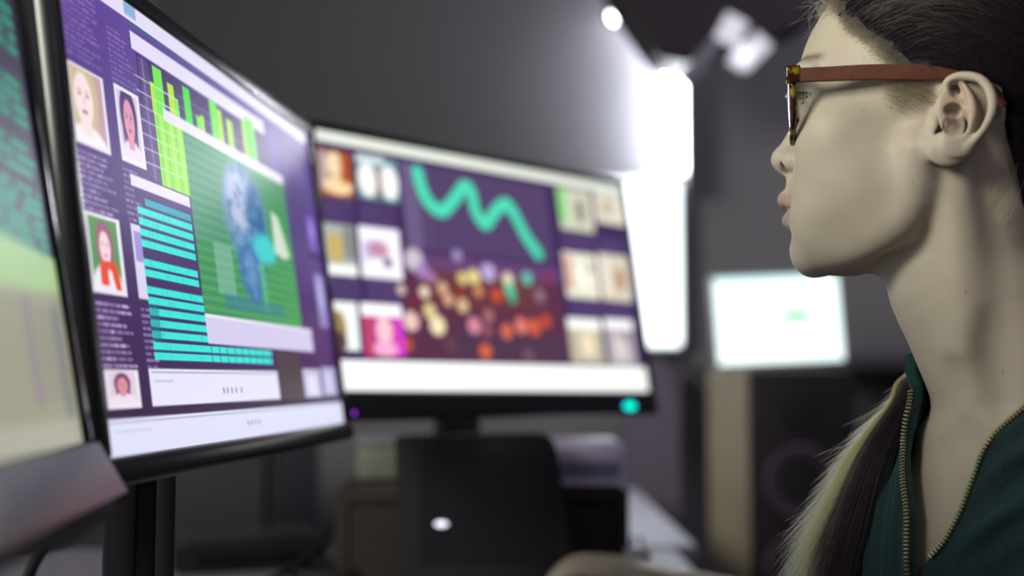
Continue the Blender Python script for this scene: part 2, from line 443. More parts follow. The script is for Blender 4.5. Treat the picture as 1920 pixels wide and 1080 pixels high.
lip = np.clip((lipz_up-Z)*1.2, 0, 1)*np.clip((Z-lipz_dn)*0.9, 0, 1)*np.clip((26-aY)*0.4, 0, 1)*(X > 84)
blend(lip*0.8, (0.44, 0.27, 0.26))
brow = np.clip(1-np.abs(Z-(28.0-0.008*(aY-22)**2))/4.2, 0, 1)*np.clip((aY-9)*.3, 0, 1)*np.clip((48-aY)*.15, 0, 1)*(X > 60)
brow *= 0.6+0.4*rng.random(len(P_))
blend(brow*0.9, (0.06, 0.045, 0.04))
lash = np.clip(1-np.abs(Z-(2.2-0.02*(aY-27)**2))/1.5, 0, 1)*np.clip((aY-17)*.4, 0, 1)*np.clip((45-aY)*.3, 0, 1)*(X > 70)
blend(lash*0.9, (0.03, 0.02, 0.02))
for s in (1, -1):
    blend(blob((-22, s*80, -22), (22, 14, 26), 1.2)*0.35, (0.46, 0.24, 0.16))
    blend(blob((-6.5, s*70, -36), (6, 8, 9), 2.0)*0.8, (0.12, 0.05, 0.03))  # shade of the ear canal painted into the tone
    blend(blob((96, s*7, -45), (6, 5, 4.5), 2.0)*0.8, (0.13, 0.06, 0.04))  # nostril hollows darkened with painted shade
moles = [(40, 60, -20), (30, 62, -48), (10, 66, -70), T(75, 8, -262), T(62, 30, -190), (-20, 62, -140)]
for c in moles:
    d = np.linalg.norm(P_-np.array(c), axis=1); i = d.argmin(); d2 = np.linalg.norm(P_-P_[i], axis=1)
    blend(np.clip(1.2-d2/0.8, 0, 1)*0.55, (0.10, 0.06, 0.04))
ca = body.data.color_attributes.new('tone', 'FLOAT_COLOR', 'POINT')
ca.data.foreach_set('color', np.concatenate([tone, np.ones((len(P_), 1))], 1).astype(np.float32).ravel())

# eyes
eye_m = bpy.data.materials.new('eyeball'); eye_m.use_nodes = True
nt = eye_m.node_tree; b = nt.nodes['Principled BSDF']; tc = nt.nodes.new('ShaderNodeTexCoord'); sx = nt.nodes.new('ShaderNodeSeparateXYZ')
rp = nt.nodes.new('ShaderNodeValToRGB'); cr = rp.color_ramp; cr.interpolation = 'CONSTANT'
cr.elements[0].position = 0; cr.elements[0].color = (0.62, 0.58, 0.55, 1); cr.elements[1].position = 0.865; cr.elements[1].color = (0.05, 0.025, 0.015, 1)
e = cr.elements.new(0.972); e.color = (0.004, 0.004, 0.004, 1)
dv = nt.nodes.new('ShaderNodeMath'); dv.operation = 'DIVIDE'; dv.inputs[1].default_value = 0.0122
nt.links.new(tc.outputs['Object'], sx.inputs[0]); nt.links.new(sx.outputs['X'], dv.inputs[0]); nt.links.new(dv.outputs[0], rp.inputs['Fac'])
nt.links.new(rp.outputs['Color'], b.inputs['Base Color']); b.inputs['Roughness'].default_value = 0.05
for s in (1, -1):
    bm = bmesh.new(); bmesh.ops.create_uvsphere(bm, u_segments=40, v_segments=30, radius=0.0122)
    o = bm_obj('eye', bm, eye_m, person, smooth=True); o.location = (0.0672, s*0.031, -0.0005); o.rotation_euler = (0, 0, math.radians(-2*s))
# ------------------------------------------------------------------ jacket
Jx = Field(axis((-330, 4), (-140, 2.0), (70, 4), (200, 0)), axis((-420, 4), (-130, 2.0), (120, 4), (330, 0)), axis((-640, 4), (-340, 2.0), (-164, 4), (-120, 0)))
Jx.chain([(-24, 0, -70), (-20, 0, -118), (-36, -1, -158), (-53, -5, -205), (-58, -8, -260)], [50, 52, 54, 56, 60], 14)
torso(Jx)
arms(Jx, 3.0)
X, Y, Z = Jx.grid(tuple(slice(None) for _ in range(3)))
a_ = (X-TN[0])*TF[0] + (Y-TN[1])*TF[1]; b_ = (X-TN[0])*TL[0] + (Y-TN[1])*TL[1]
FARZ = [(-420, -12), (-330, -13), (-307, -15.5), (-282, -21), (-268, -28), (-250, -38), (-234, -44), (-214, -40), (-200, -44), (-178, -62)]
NEARZ = [(-420, -11), (-330, -11), (-307, -5), (-296, 2.6), (-279, 9), (-261, 14), (-245, 18), (-227, 26.5), (-209, 39), (-192, 54), (-178, 66)]
bf = np.interp(Z, *zip(*FARZ)).astype(np.float32); bn = np.interp(Z, *zip(*NEARZ)).astype(np.float32)
def fold(u, ph, sh=1.0):
    s = np.sin(u+ph); return np.sign(s)*np.abs(s)**sh
u1 = (b_*0.62 - (Z+307)*0.78)                           # folds fan out from the foot of the opening towards the near shoulder
u2 = b_*1.0 + 0.22*(Z+300)
near = np.clip((b_-6)/30, 0, 1); far = np.clip((-b_-18)/20, 0, 1)
fd = near*2.0*(2.6*np.sin(u1*0.155 + 0.9*np.sin(Z*0.02+b_*0.03)) + 1.5*np.sin(u1*0.31+1.0+0.02*Z) + 1.0*np.sin(u1*0.07+Z*0.03))
fd = fd + far*(2.2*np.sin(u2*0.22 + 0.8*np.sin(Z*0.03)) + 1.2*np.sin(u2*0.45+1.3))
fd = np.where(fd < 0, fd*0.45, fd)
lift = 9.0*np.exp(-((b_-bf)/13.0)**2)*np.clip((-200-Z)/20, 0, 1)*np.clip((Z+345)/30, 0, 1)*(a_ > 0)
base = Jx.F - 8.0 - fd.astype(np.float32) - lift.astype(np.float32)
inner = Jx.F - 1.5 - (lift+0.45*fd).astype(np.float32)*0.95
D = np.maximum(base, -inner)
opening = np.minimum(np.minimum(b_-bf, bn-b_)*1.0, np.minimum(a_, Z+335))
D = np.maximum(D, opening*np.ones_like(D))
D = np.maximum(D, Z+176+0*X)
for wr, el in ((RWR, REL), (LWR, LEL)):                   # cuffs
    wr_ = np.array(wr); d_ = unit(np.array(el)-wr_); c_ = wr_ + d_*18
    along = (X-c_[0])*d_[0] + (Y-c_[1])*d_[1] + (Z-c_[2])*d_[2]
    nearw = np.sqrt((X-wr_[0])**2 + (Y-wr_[1])**2 + (Z-wr_[2])**2) < 90
    D = np.where(nearw, np.maximum(D, -along), D)
V, Q = Jx.mesh(0.0, D); V = smooth_verts(V, Q, 8)
jm = bpy.data.materials.new('green_velour'); jm.use_nodes = True
nt = jm.node_tree; b = nt.nodes['Principled BSDF']
tc = nt.nodes.new('ShaderNodeTexCoord'); n = nt.nodes.new('ShaderNodeTexNoise'); n.inputs['Scale'].default_value = 1400; n.inputs['Detail'].default_value = 3
rp = nt.nodes.new('ShaderNodeValToRGB'); rp.color_ramp.elements[0].color = (0.004, 0.006, 0.012, 1); rp.color_ramp.elements[1].color = (0.012, 0.048, 0.048, 1)
rp.color_ramp.elements[0].position = .3; rp.color_ramp.elements[1].position = .7
nt.links.new(tc.outputs['Object'], n.inputs['Vector']); nt.links.new(n.outputs['Fac'], rp.inputs['Fac']); nt.links.new(rp.outputs['Color'], b.inputs['Base Color'])
b.inputs['Roughness'].default_value = 0.85; b.inputs['Sheen Weight'].default_value = 0.30; b.inputs['Sheen Roughness'].default_value = 0.5
b.inputs['Sheen Tint'].default_value = (0.15, 0.75, 0.70, 1)
jacket = fast_mesh('jacket', V, Q, jm, person)
jt = BVHTree.FromPolygons([tuple(v) for v in V], [tuple(q) for q in Q])
brass = mat('zip_brass', (0.50, 0.42, 0.22), 0.35, 0.9)
tape = mat('zip_tape', (0.012, 0.03, 0.032), 0.9)
def on_jacket(bb, zz, side):
    for shift in (0, 1, 2, 3.5, 5, 7):
        o = Vector(T(190, bb-side*shift, zz)); h = jt.ray_cast(o, Vector((-TF[0], -TF[1], 0)))
        if h[0] is not None and (Vector(T(0, 0, zz))-h[0]).length < 150 and (h[0]-o).length < 175: return np.array(h[0]), np.array(h[1])
    return None
for nm, prof, side, z0, z1 in (('near', NEARZ, -1, -306, -184), ('far', FARZ, 1, -345, -203)):
    zz = np.linspace(z0, z1, 60); bb = np.interp(zz, *map(np.array, zip(*prof))) - side*1.6
    pts, ok = [], []
    for z_, b__ in zip(zz, bb):
        r = on_jacket(b__, z_, side)
        if r is not None: pts.append(r[0])
    pts = np.array(pts)
    for _ in range(6): pts[1:-1] = (pts[:-2]+2*pts[1:-1]+pts[2:])/4
    seg = np.linalg.norm(np.diff(pts, axis=0), axis=1); s = np.r_[0, np.cumsum(seg)]
    bm = bmesh.new(); bt = bmesh.new(); M1000 = 0.001
    add_tube(bt, [Vector(p)*M1000 for p in pts[::2]], 0.0016, 8)
    k = 0
    for d in np.arange(0, s[-1], 2.5):
        p = np.array([np.interp(d, s, pts[:, i]) for i in range(3)]); p2 = np.array([np.interp(min(d+1, s[-1]), s, pts[:, i]) for i in range(3)])
        t = unit(p2-p) if np.linalg.norm(p2-p) > 1e-6 else t
        out = unit(np.array((TF[0], TF[1], 0.15))); sd = unit(np.cross(t, out)); out = unit(np.cross(sd, t))
        Mx = Matrix(((sd[0], t[0], out[0], p[0]*M1000), (sd[1], t[1], out[1], p[1]*M1000), (sd[2], t[2], out[2], p[2]*M1000), (0, 0, 0, 1)))
        add_box(bm, (0.0, 0, 0.0012), (0.0036, 0.0014, 0.0021), Mx, 0.0003, 1)
    z = bm_obj('zipper_teeth', bm, brass, jacket); z2 = bm_obj('zipper_tape', bt, tape, jacket, smooth=True)
    z['label'] = 'brass zipper teeth'

# ------------------------------------------------------------------ glasses (a thing of their own, worn on the face)
glasses = empty('eyeglasses', HEAD_O, math.pi - PSI, 'brown tortoiseshell eyeglasses with reddish wooden temple, worn on her nose and ear', 'eyeglasses')
tort = bpy.data.materials.new('tortoiseshell'); tort.use_nodes = True
nt = tort.node_tree; b = nt.nodes['Principled BSDF']; tc = nt.nodes.new('ShaderNodeTexCoord')
n = nt.nodes.new('ShaderNodeTexNoise'); n.inputs['Scale'].default_value = 120; n.inputs['Detail'].default_value = 2
rp = nt.nodes.new('ShaderNodeValToRGB'); rp.color_ramp.elements[0].position = .50; rp.color_ramp.elements[0].color = (0.055, 0.014, 0.009, 1)
rp.color_ramp.elements[1].position = .66; rp.color_ramp.elements[1].color = (0.45, 0.34, 0.02, 1)
nt.links.new(tc.outputs['Object'], n.inputs['Vector']); nt.links.new(n.outputs['Fac'], rp.inputs['Fac']); nt.links.new(rp.outputs['Color'], b.inputs['Base Color'])
b.inputs['Roughness'].default_value = 0.08; b.inputs['Transmission Weight'].default_value = 0.35; b.inputs['IOR'].default_value = 1.5
wood = mat('temple_brown', (0.115, 0.040, 0.026), 0.75, noise=0.12, nscale=160, Specular_IOR_Level=0.2)
glass = bpy.data.materials.new('lens_glass'); glass.use_nodes = True
b = glass.node_tree.nodes['Principled BSDF']; b.inputs['Transmission Weight'].default_value = 1; b.inputs['Roughness'].default_value = 0; b.inputs['IOR'].default_value = 1.3
chrome = mat('hinge_steel', (0.7, 0.7, 0.72), 0.15, 1.0)
def fx(y): return 92.0 - (abs(y)/66)**2*7.5
RIM = [(11, -4), (12.5, 8), (22, 14.5), (40, 15.5), (58, 13.5), (65.5, 7), (65, -8), (59, -22), (46, -30.5), (32, -32), (19, -26), (12.5, -15)]
frame_bm = bmesh.new()
for s in (1, -1):
    pts = [Vector((fx(y)-0.05*(14-z)*0.6, s*y, z))*0.001 for y, z in catmull([(y, z) for y, z in RIM], 6, True)]
    add_tube(frame_bm, pts, 0.00225, 10, closed=True)
    bmx = bmesh.new(); add_box(bmx, (0, 0, 0), (0.010, 0.0075, 0.0118), None, 0.0016, 3)
    for v in bmx.verts: v.co += Vector((0.0835, s*0.0675, 0.0072))
    merge(frame_bm, bmx)
add_tube(frame_bm, [Vector(p)*0.001 for p in catmull([(90.5, -12, 4), (93.5, -6, 8), (94.3, 0, 9), (93.5, 6, 8), (90.5, 12, 4)], 5)], 0.0023, 10)
for s in (1, -1): add_tube(frame_bm, [Vector(p)*0.001 for p in [(90, s*12.5, -8), (88, s*10.5, -12), (89, s*11.5, -17)]], [0.0014, 0.0026, 0.0014], 8)
bm_obj('frame_front', frame_bm, tort, glasses, auto=50)
for s in (1, -1):
    poly = catmull([(y, z) for y, z in RIM], 6, True)
    bm = bmesh.new(); rings = []
    cy, cz = 38.5, -8
    for dx in (0.9, -0.9):
        rows = []
        for q in (1.0, 0.66, 0.33):
            rows.append([bm.verts.new(Vector((fx(cy+(y-cy)*q)-0.03*(14-(cz+(z-cz)*q))+dx+(1-q*q)*1.0, s*(cy+(y-cy)*q), cz+(z-cz)*q))*0.001) for y, z in poly])
        c = bm.verts.new(Vector((fx(cy)-0.03*22+dx+1.0, s*cy, cz))*0.001); rings.append((rows, c))
    n_ = len(poly)
    for rows, c in rings:
        for A_, B_ in zip(rows, rows[1:]):
            for k in range(n_): bm.faces.new([A_[k], A_[(k+1) % n_], B_[(k+1) % n_], B_[k]])
        for k in range(n_): bm.faces.new([rows[-1][k], rows[-1][(k+1) % n_], c])
    for k in range(n_): bm.faces.new([rings[0][0][0][k], rings[0][0][0][(k+1) % n_], rings[1][0][0][(k+1) % n_], rings[1][0][0][k]])
    bmesh.ops.recalc_face_normals(bm, faces=bm.faces[:])
    bm_obj('lens', bm, glass, glasses, smooth=True)
    # temple: deep flat bar from the hinge to over the ear, then down behind it
    st = [(82, 68.5, 6.4, 9.6), (60, 71.5, 4.6, 9.8), (35, 74.5, 2.8, 10.2), (12, 76.0, 0.3, 10.4), (0, 75.6, -1.0, 10.2), (-14, 74.0, -3.0, 7.0), (-30, 72.5, -8, 5.6), (-39, 70.5, -14, 5.4), (-45, 67, -24, 5.0)]
    st = catmull(st, 5); bm = bmesh.new(); prev = None
    for i, (x, y, z, h) in enumerate(st):
        th = 1.5; cs = round_rect(2*th, h, 1.1, 3)
        i2 = min(i+1, len(st)-1); i1 = max(i-1, 0); t = Vector((st[i2][0]-st[i1][0], 0, st[i2][2]-st[i1][2])).normalized(); up = Vector((-t.z, 0, t.x)); up = up if up.z > 0 else -up
        ring = [bm.verts.new((Vector((x, s*(y+u), z)) + up*v)*0.001) for u, v in cs]
        if prev:
            for k in range(len(cs)): bm.faces.new([prev[k], prev[(k+1) % len(cs)], ring[(k+1) % len(cs)], ring[k]])
        else: bm.faces.new(ring)
        prev = ring
    bm.faces.new(prev[::-1]); bmesh.ops.recalc_face_normals(bm, faces=bm.faces[:])
    t_ = bm_obj('temple', bm, wood, glasses, auto=40)
    bm = bmesh.new(); add_box(bm, (0.0795, s*0.0665, 0.0068), (0.006, 0.003, 0.005), None, 0.0006, 2)
    bm_obj('hinge', bm, chrome, glasses)

# ------------------------------------------------------------------ hair
def hair_mat(name, root, tip, rough=0.35):
    m = bpy.data.materials.new(name); m.use_nodes = True; nt = m.node_tree
    nt.nodes.remove(nt.nodes['Principled BSDF'])
    h = nt.nodes.new('ShaderNodeBsdfHairPrincipled'); h.parametrization = 'COLOR'
    hi = nt.nodes.new('ShaderNodeHairInfo'); rp = nt.nodes.new('ShaderNodeValToRGB')
    rp.color_ramp.elements[0].color = (*root, 1); rp.color_ramp.elements[1].color = (*tip, 1)
    rp.color_ramp.elements[0].position = .25; rp.color_ramp.elements[1].position = .8
    nt.links.new(hi.outputs['Intercept'], rp.inputs['Fac']); nt.links.new(rp.outputs['Color'], h.inputs['Color'])
    h.inputs['Roughness'].default_value = rough; h.inputs['Radial Roughness'].default_value = 0.45
    nt.links.new(h.outputs[0], nt.nodes['Material Output'].inputs[0])
    return m
def hair_obj(name, strands, radii, m, parent):
    """strands: list of (n,3) arrays in mm; radii (root, tip) mm"""
    hc = bpy.data.hair_curves.new(name); hc.add_curves([len(s) for s in strands])
    P = np.concatenate(strands).astype(np.float32)*0.001
    hc.attributes['position'].data.foreach_set('vector', P.ravel())
    r = np.concatenate([np.interp(np.linspace(0, 1, len(s)), [0, .7, 1], [radii[0], radii[0]*.85, radii[1]]) for s in strands]).astype(np.float32)*0.001
    ra = hc.attributes.get('radius') or hc.attributes.new('radius', 'FLOAT', 'POINT')
    ra.data.foreach_set('value', r)
    hc.materials.append(m)
    return link(bpy.data.objects.new(name, hc), parent)
HL = [(-150, -80), (-120, -66), (-89, -57), (-62, -53), (-40, -47), (-12, -41), (-5, -28), (-1, -6), (3, 13), (12, 22), (22, 29), (34, 44), (50, 57.5), (69, 63), (73, 110)]
hlz, hlx = map(np.array, zip(*HL))
C = Field(axis((-118, 2.0), (70, 2.0), (90, 0)), np.arange(-86, 87, 2.0), axis((-110, 2.0), (132, 0)))
C.ell((-22, 0, 22), (90, 76.5, 92.5), 10); C.ell((4, 0, 10), (86, 70.2, 88.2), 16)
C.ell((-48, 0, -52), (46, 54, 56), 18)                   # nape
C.ell((-104, -12, -42), (22, 24, 24), 12)                # knot at the back
X, Y, Z = C.grid(tuple(slice(None) for _ in range(3)))
hx = np.interp(Z, hlz, hlx).astype(np.float32) + (2.2*np.sin(Y*0.9+Z*0.35) + 1.6*np.sin(Y*1.7-Z*0.8+X*0))*(Z > 4)
side_in = np.clip(3.6-(hx-X)*0.40, 0, 3.6)                # thins to nothing at the hairline
D = np.maximum(C.F + side_in, X-hx)
Vc, Qc = C.mesh(0, D); Vc = smooth_verts(Vc, Qc, 3)
hm_dark = hair_mat('dark_brown_hair', (0.012, 0.008, 0.008), (0.004, 0.002, 0.005), 0.28)
cap_m = mat('scalp_hair', (0.010, 0.006, 0.009), 0.9, noise=0.4, nscale=300, Specular_IOR_Level=0.1)
fast_mesh('hair', Vc, Qc, cap_m, person)
Vf, Qf = C.mesh(0.0); ct = BVHTree.FromPolygons([tuple(v) for v in Vf], [tuple(q) for q in Qf])
KN = Vector((-122, -14, -48))
def strand(root, h, n, frac, wav):
    p = Vector(root); pts = []
    tot = (KN-p).length*1.12
    for i in range(n):
        t = i/(n-1)
        loc, nor, _, _ = ct.find_nearest(p)
        hh = h*min(1, 0.12+t*3.0)
        q = loc + nor*(hh + 0.3)
        pts.append(np.array(q) + wav*math.sin(t*math.pi)*math.cos(t*7+wav*3)*np.array((0.3, 0.3, 1)))
        d = KN-loc
        lift = Vector((0, 0, 1))*max(0, 0.55*(1-t*1.6))*d.length
        d = d + lift if loc.z > -8 else d
        d = (d - nor*d.dot(nor))
        if d.length < 1e-3: break
        p = loc + d.normalized()*(tot*frac/n)
    return np.array(pts)
roots = []
vis = Vc[(rng.random(len(Vc)) < 0.6)]
hxv = np.interp(vis[:, 2], hlz, hlx)
vis = vis[(hxv-vis[:, 0] > -2.5) & ((vis[:, 1] > -50))]
rng.shuffle(vis); vis = vis[:9000]
st = []
for v in vis:
    loc, nor, _, dd_ = ct.find_nearest(Vector(v))
    if dd_ > 4.2 or loc.x > np.interp(loc.z, hlz, hlx) - 2.0: continue
    edge = max(0, 1-(np.interp(v[2], hlz, hlx)-v[0])/14)
    st.append(strand(v + rng.normal(0, 1.2, 3), abs(rng.normal(2.4, 2.2))*(1-.5*edge), 14, rng.uniform(0.4, 1.0), rng.normal(0, 4.0)))
st = [s for s in st if len(s) >= 4]
hair_obj('hair_strands', st, (0.10, 0.03), hm_dark, person)
st = []
for i in range(8000):
    z = rng.uniform(-2, 72); x = np.interp(z, hlz, hlx) + rng.normal(-4.5, 5.0)
    loc, nor, _, _ = ct.find_nearest(Vector((x, rng.uniform(52, 80) if z < 50 else rng.uniform(-30, 70), z)))
    if loc.x > np.interp(loc.z, hlz, hlx) + rng.normal(1.6, 1.8) or (loc.z > 45 and loc.x > 66): continue
    st.append(strand(loc, abs(rng.normal(2.4, 2.2)), 14, rng.uniform(0.3, 0.9), rng.normal(0, 2.5)))
st = [s for s in st if len(s) >= 4]
for i in range(2600):                                     # baby hairs along the hairline and the sideburn
    if rng.random() < .6:
        z = rng.uniform(6, 72); x = np.interp(z, hlz, hlx) + rng.normal(2.0, 2.4)
    else:
        z = rng.uniform(-16, 8); x = rng.uniform(2, 27) - abs(z+3)*0.3
    loc, nor, _, _ = ct.find_nearest(Vector((x, rng.uniform(52, 80) if z < 50 else rng.uniform(-30, 70), z)))
    if abs(loc.x-x) > 9: continue
    loc = loc - nor*2.0; d = unit(np.array((-0.8, 0.0, rng.normal(0.05 if z > 8 else -0.25, .35)))); pts = []; p = np.array(loc); L = rng.uniform(4, 12)
    for k in range(6):
        pts.append(p.copy()); q, n_, _, _ = ct.find_nearest(Vector(p + d*L/6)); p = np.array(q - n_*(1.9-0.12*k))
    st.append(np.array(pts))
hair_obj('front_hair', st, (0.075, 0.025), hair_mat('olive_brown_hair', (0.060, 0.045, 0.027), (0.012, 0.008, 0.010)), person)
# flyaway wisps in front of the forehead and over the ear
wm = hair_mat('backlit_wisp_hair', (0.30, 0.22, 0.10), (0.40, 0.30, 0.14), 0.3)  # pale gold carries the backlight on stray hairs in their colour
st = []
for i in range(150):
    z = rng.uniform(62, 88); x = np.interp(z, [56, 69, 86], [66, 62, 48]) + rng.normal(-2, 2); y = rng.normal(6, 16)
    p = np.array((x, y, z)); d = unit(np.array((0.9+rng.normal(0, .25), rng.normal(0, .35), 0.15+rng.normal(0, .5)))); L = rng.uniform(14, 34); pts = []
    cu = rng.normal(-0.10, 0.10)
    for k in range(12):
        pts.append(p.copy()); p = p + d*L/12*1.2
        d = unit(d + np.array((cu*d[2]*-1.0 - 0.02, rng.normal(0, .04), cu*d[0]*1.4 - 0.05)))
    st.append(np.array(pts))
for i in range(60):
    p = np.array((rng.uniform(6, 30), 72.5, rng.uniform(-14, 8))); p[1] = 70-0.02*p[0]; d = unit(np.array((-0.5, 0.03, -0.3+rng.normal(0, .4)))); pts = []
    for k in range(8): pts.append(p.copy()); p = p+d*rng.uniform(0.8, 2.2); d = unit(d+np.array((rng.normal(0, .08), rng.normal(0, .03), rng.normal(0, .1))))
    st.append(np.array(pts))
for i in range(60):                                       # loose hairs on the neck under the ear
    p = np.array((rng.uniform(-56, -34), 48, rng.uniform(-96, -56))); loc, nor, _, _ = ct.find_nearest(Vector(p)); p = np.array(loc+nor*0.3)
    d = unit(np.array((0.25, 0.0, -1.0+rng.normal(0, .2)))); pts = []
    for k in range(10): pts.append(p.copy()); p = p+d*rng.uniform(2, 4); d = unit(d+np.array((0.05, rng.normal(0, .02), rng.normal(0, .05))))
    st.append(np.array(pts))
hair_obj('loose_hair', st, (0.075, 0.03), wm, person)
# eyelashes
st = []
for s_ in (1, -1):
    for i in range(90):
        y = rng.uniform(18, 44); x = np.interp(y, [16, 24, 33, 42, 46], [83.0, 82.0, 80.2, 75.0, 72]); z = 3.0-0.018*(y-29)**2; up = rng.random() < .72
        if not up: z = -2.2+0.008*(y-29)**2
        L = rng.uniform(5, 8) if up else rng.uniform(2.5, 4); d = unit(np.array((1.0, s_*(y-29)*0.035, (-0.15 if up else -0.35)))); p = np.array((x-1.0, s_*y, z)); pts = []
        for k in range(7): pts.append(p.copy()); p = p+d*L/6; d = unit(d+np.array((0, 0, 0.13 if up else -0.02)))
        st.append(np.array(pts))
hair_obj('eyelashes', st, (0.10, 0.03), hair_mat('lash_hair', (0.006, 0.004, 0.004), (0.006, 0.004, 0.004)), person)
# ponytail over the far shoulder, in front of the chest; edge strands coloured golden for the backlight
G = [T(-8, -88, -188), T(16, -92, -214), T(52, -88, -250), T(67, -94, -290), T(77, -100, -327), T(86, -104, -370)]
G = np.array([KN + Vector((4, -6, -10)), (-112, -45, -95), (-92, -72, -150), *G]); GG = np.array(catmull([tuple(g) for g in G], 6)); NG = len(GG)
pt_m = hair_mat('ponytail_hair', (0.006, 0.003, 0.006), (0.018, 0.010, 0.012), 0.5)
backlit_m = hair_mat('backlit_gold_hair', (0.22, 0.17, 0.05), (0.54, 0.47, 0.17), 0.4)  # golden backlight put into the strand colour
def tail(n_s, lo_a, hi_a, e0, e1, lnmax):
    st = []
    for i in range(n_s):
        if i % 26 == 0: ca_, cr_, ce, cl, cz = rng.uniform(lo_a, hi_a), math.sqrt(rng.random()), rng.uniform(e0, e1), rng.uniform(1, lnmax), rng.normal(0, .3)
        a = ca_+rng.normal(0, .16); r = min(1.1, abs(cr_+rng.normal(0, .09))); e = min(1.0, ce+rng.normal(0, .025))
        n = 22; u = np.linspace(0.15, e, n); idx = u*(NG-1)
        c = np.stack([np.interp(idx, np.arange(NG), GG[:, k]) for k in range(3)], 1)
        R_ = np.interp(u, [0, .35, .5, .6, .8, 1], [12, 9, 9, 14, 25, 31])
        off = np.stack([np.cos(a)*R_*r, -np.sin(a)*R_*r*0.6, np.zeros(n)], 1)      # +x is away from the neck, towards the screens
        t = u/e; flick = np.clip((t-0.84)/0.16, 0, 1)**1.6
        ln = max(0.5, cl+rng.normal(0, 2.0))
        off += flick[:, None]*np.array((1.0, 0.0, -0.35+cz+rng.normal(0, .12)))*ln*(0.4+0.6*r)
        off += np.stack([np.sin(u*9+a*3)*1.0, np.cos(u*7+a)*1.0, np.zeros(n)], 1)
        st.append(c+off)
    return st
pt = hair_obj('ponytail', tail(4200, math.pi*0.3, math.pi*1.7, 0.8, 1.0, 3), (0.11, 0.04), pt_m, person)
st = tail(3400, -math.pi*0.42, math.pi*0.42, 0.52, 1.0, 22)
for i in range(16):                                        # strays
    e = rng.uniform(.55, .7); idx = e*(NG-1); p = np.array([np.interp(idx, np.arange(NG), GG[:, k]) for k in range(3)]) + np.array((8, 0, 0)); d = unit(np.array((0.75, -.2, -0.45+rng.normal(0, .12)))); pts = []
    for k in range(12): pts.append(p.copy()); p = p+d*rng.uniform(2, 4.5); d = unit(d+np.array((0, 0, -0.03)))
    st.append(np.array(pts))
pt2 = hair_obj('ponytail_backlit_edge', st, (0.10, 0.03), backlit_m, person); pt2['label'] = 'feathered edge of the ponytail, golden backlight put into its colour'
# ================================================================== pictures shown on the screens
def lin(c):
    c = np.asarray(c, float)/255.0
    return np.where(c <= 0.04045, c/12.92, ((c+0.055)/1.055)**2.4)
def hexc(h): return tuple(int(h[i:i+2], 16) for i in (0, 2, 4))
class Picture:
    """what a display shows: painted in the display's own coordinates, u to the right and v down, 0..1"""
    def __init__(self, W, H, bg):
        self.W, self.H = W, H
        self.U, self.V = np.meshgrid((np.arange(W)+.5)/W, (np.arange(H)+.5)/H)
        self.A = np.zeros((H, W, 3)); self.A[:] = bg; self.asp = W/H
    def put(self, m, c, a=1.0):
        m = np.clip(m, 0, 1)[..., None]*a; self.A = self.A*(1-m) + np.asarray(c, float)*m
    def rect(self, u0, v0, u1, v1, c, a=1.0, soft=1.0):
        m = np.clip((self.U-u0)*self.W/soft+.5, 0, 1)*np.clip((u1-self.U)*self.W/soft+.5, 0, 1)*np.clip((self.V-v0)*self.H/soft+.5, 0, 1)*np.clip((v1-self.V)*self.H/soft+.5, 0, 1)
        self.put(m, c, a)
    def ell(self, u, v, ru, rv, c, a=1.0, soft=0.15):
        d = np.sqrt(((self.U-u)/ru)**2 + ((self.V-v)/rv)**2); self.put((1-d)/soft+.5, c, a)
    def poly(self, pts, c, a=1.0):
        m = np.zeros(self.U.shape, bool); n = len(pts)
        for i in range(n):
            x0, y0 = pts[i]; x1, y1 = pts[(i+1) % n]
            if y0 == y1: continue
            cross = ((self.V >= min(y0, y1)) & (self.V < max(y0, y1))) & (self.U < x0 + (self.V-y0)*(x1-x0)/(y1-y0))
            m ^= cross
        self.put(m.astype(float), c, a)
    def text(self, u0, v0, u1, v1, c, pitch=0.012, a=0.8, seed=0, th=0.45, ragged=0.5):
        r = np.random.default_rng(seed); v = v0
        while v < v1:
            e = u0 + (u1-u0)*(1-ragged*r.random()*(r.random() < .7)); x = u0
            while x < e:
                wd = r.uniform(.004, .02); self.rect(x, v, min(x+wd, e), v+pitch*th, c, a*r.uniform(.5, 1)); x += wd + r.uniform(.001, .005)
            v += pitch
    def portrait(self, u0, v0, u1, v1, bg, hair, face, top, border=(238, 232, 244), bw=0.09, off=0.0, zoom=1.0):
        w, h = u1-u0, v1-v0; self.rect(u0, v0, u1, v1, border)
        a, b_, c_, d_ = u0+w*bw, v0+h*bw*.6, u1-w*bw, v1-h*bw*.6
        sub = Picture(max(8, int((c_-a)*self.W)), max(8, int((d_-b_)*self.H)), bg)
        cx = .5+off
        sub.U = (sub.U-cx)/zoom+cx; sub.V = (sub.V-.42)/zoom+.42
        sub.ell(cx, .36, .30, .32, hair); sub.rect(cx-.27, .36, cx+.27, .72, hair, .8)
        sub.ell(cx, .98, .52, .34, top); sub.rect(cx-.1, .55, cx+.1, .74, face)
        sub.ell(cx, .42, .19, .24, face); dk = tuple(x*.55 for x in face)
        for s in (-1, 1): sub.ell(cx+s*.08, .38, .035, .018, dk, .8); sub.rect(cx+s*.08-.045, .335, cx+s*.08+.045, .347, dk, .6)
        sub.rect(cx-.012, .40, cx+.015, .47, dk, .35); sub.ell(cx, .53, .06, .018, (170, 80, 90), .8)
        i, j = int(b_*self.H), int(a*self.W); hh, ww = sub.A.shape[:2]
        hh = min(hh, self.H-i); ww = min(ww, self.W-j); self.A[i:i+hh, j:j+ww] = sub.A[:hh, :ww]
        return sub
WHT = (228, 222, 246)
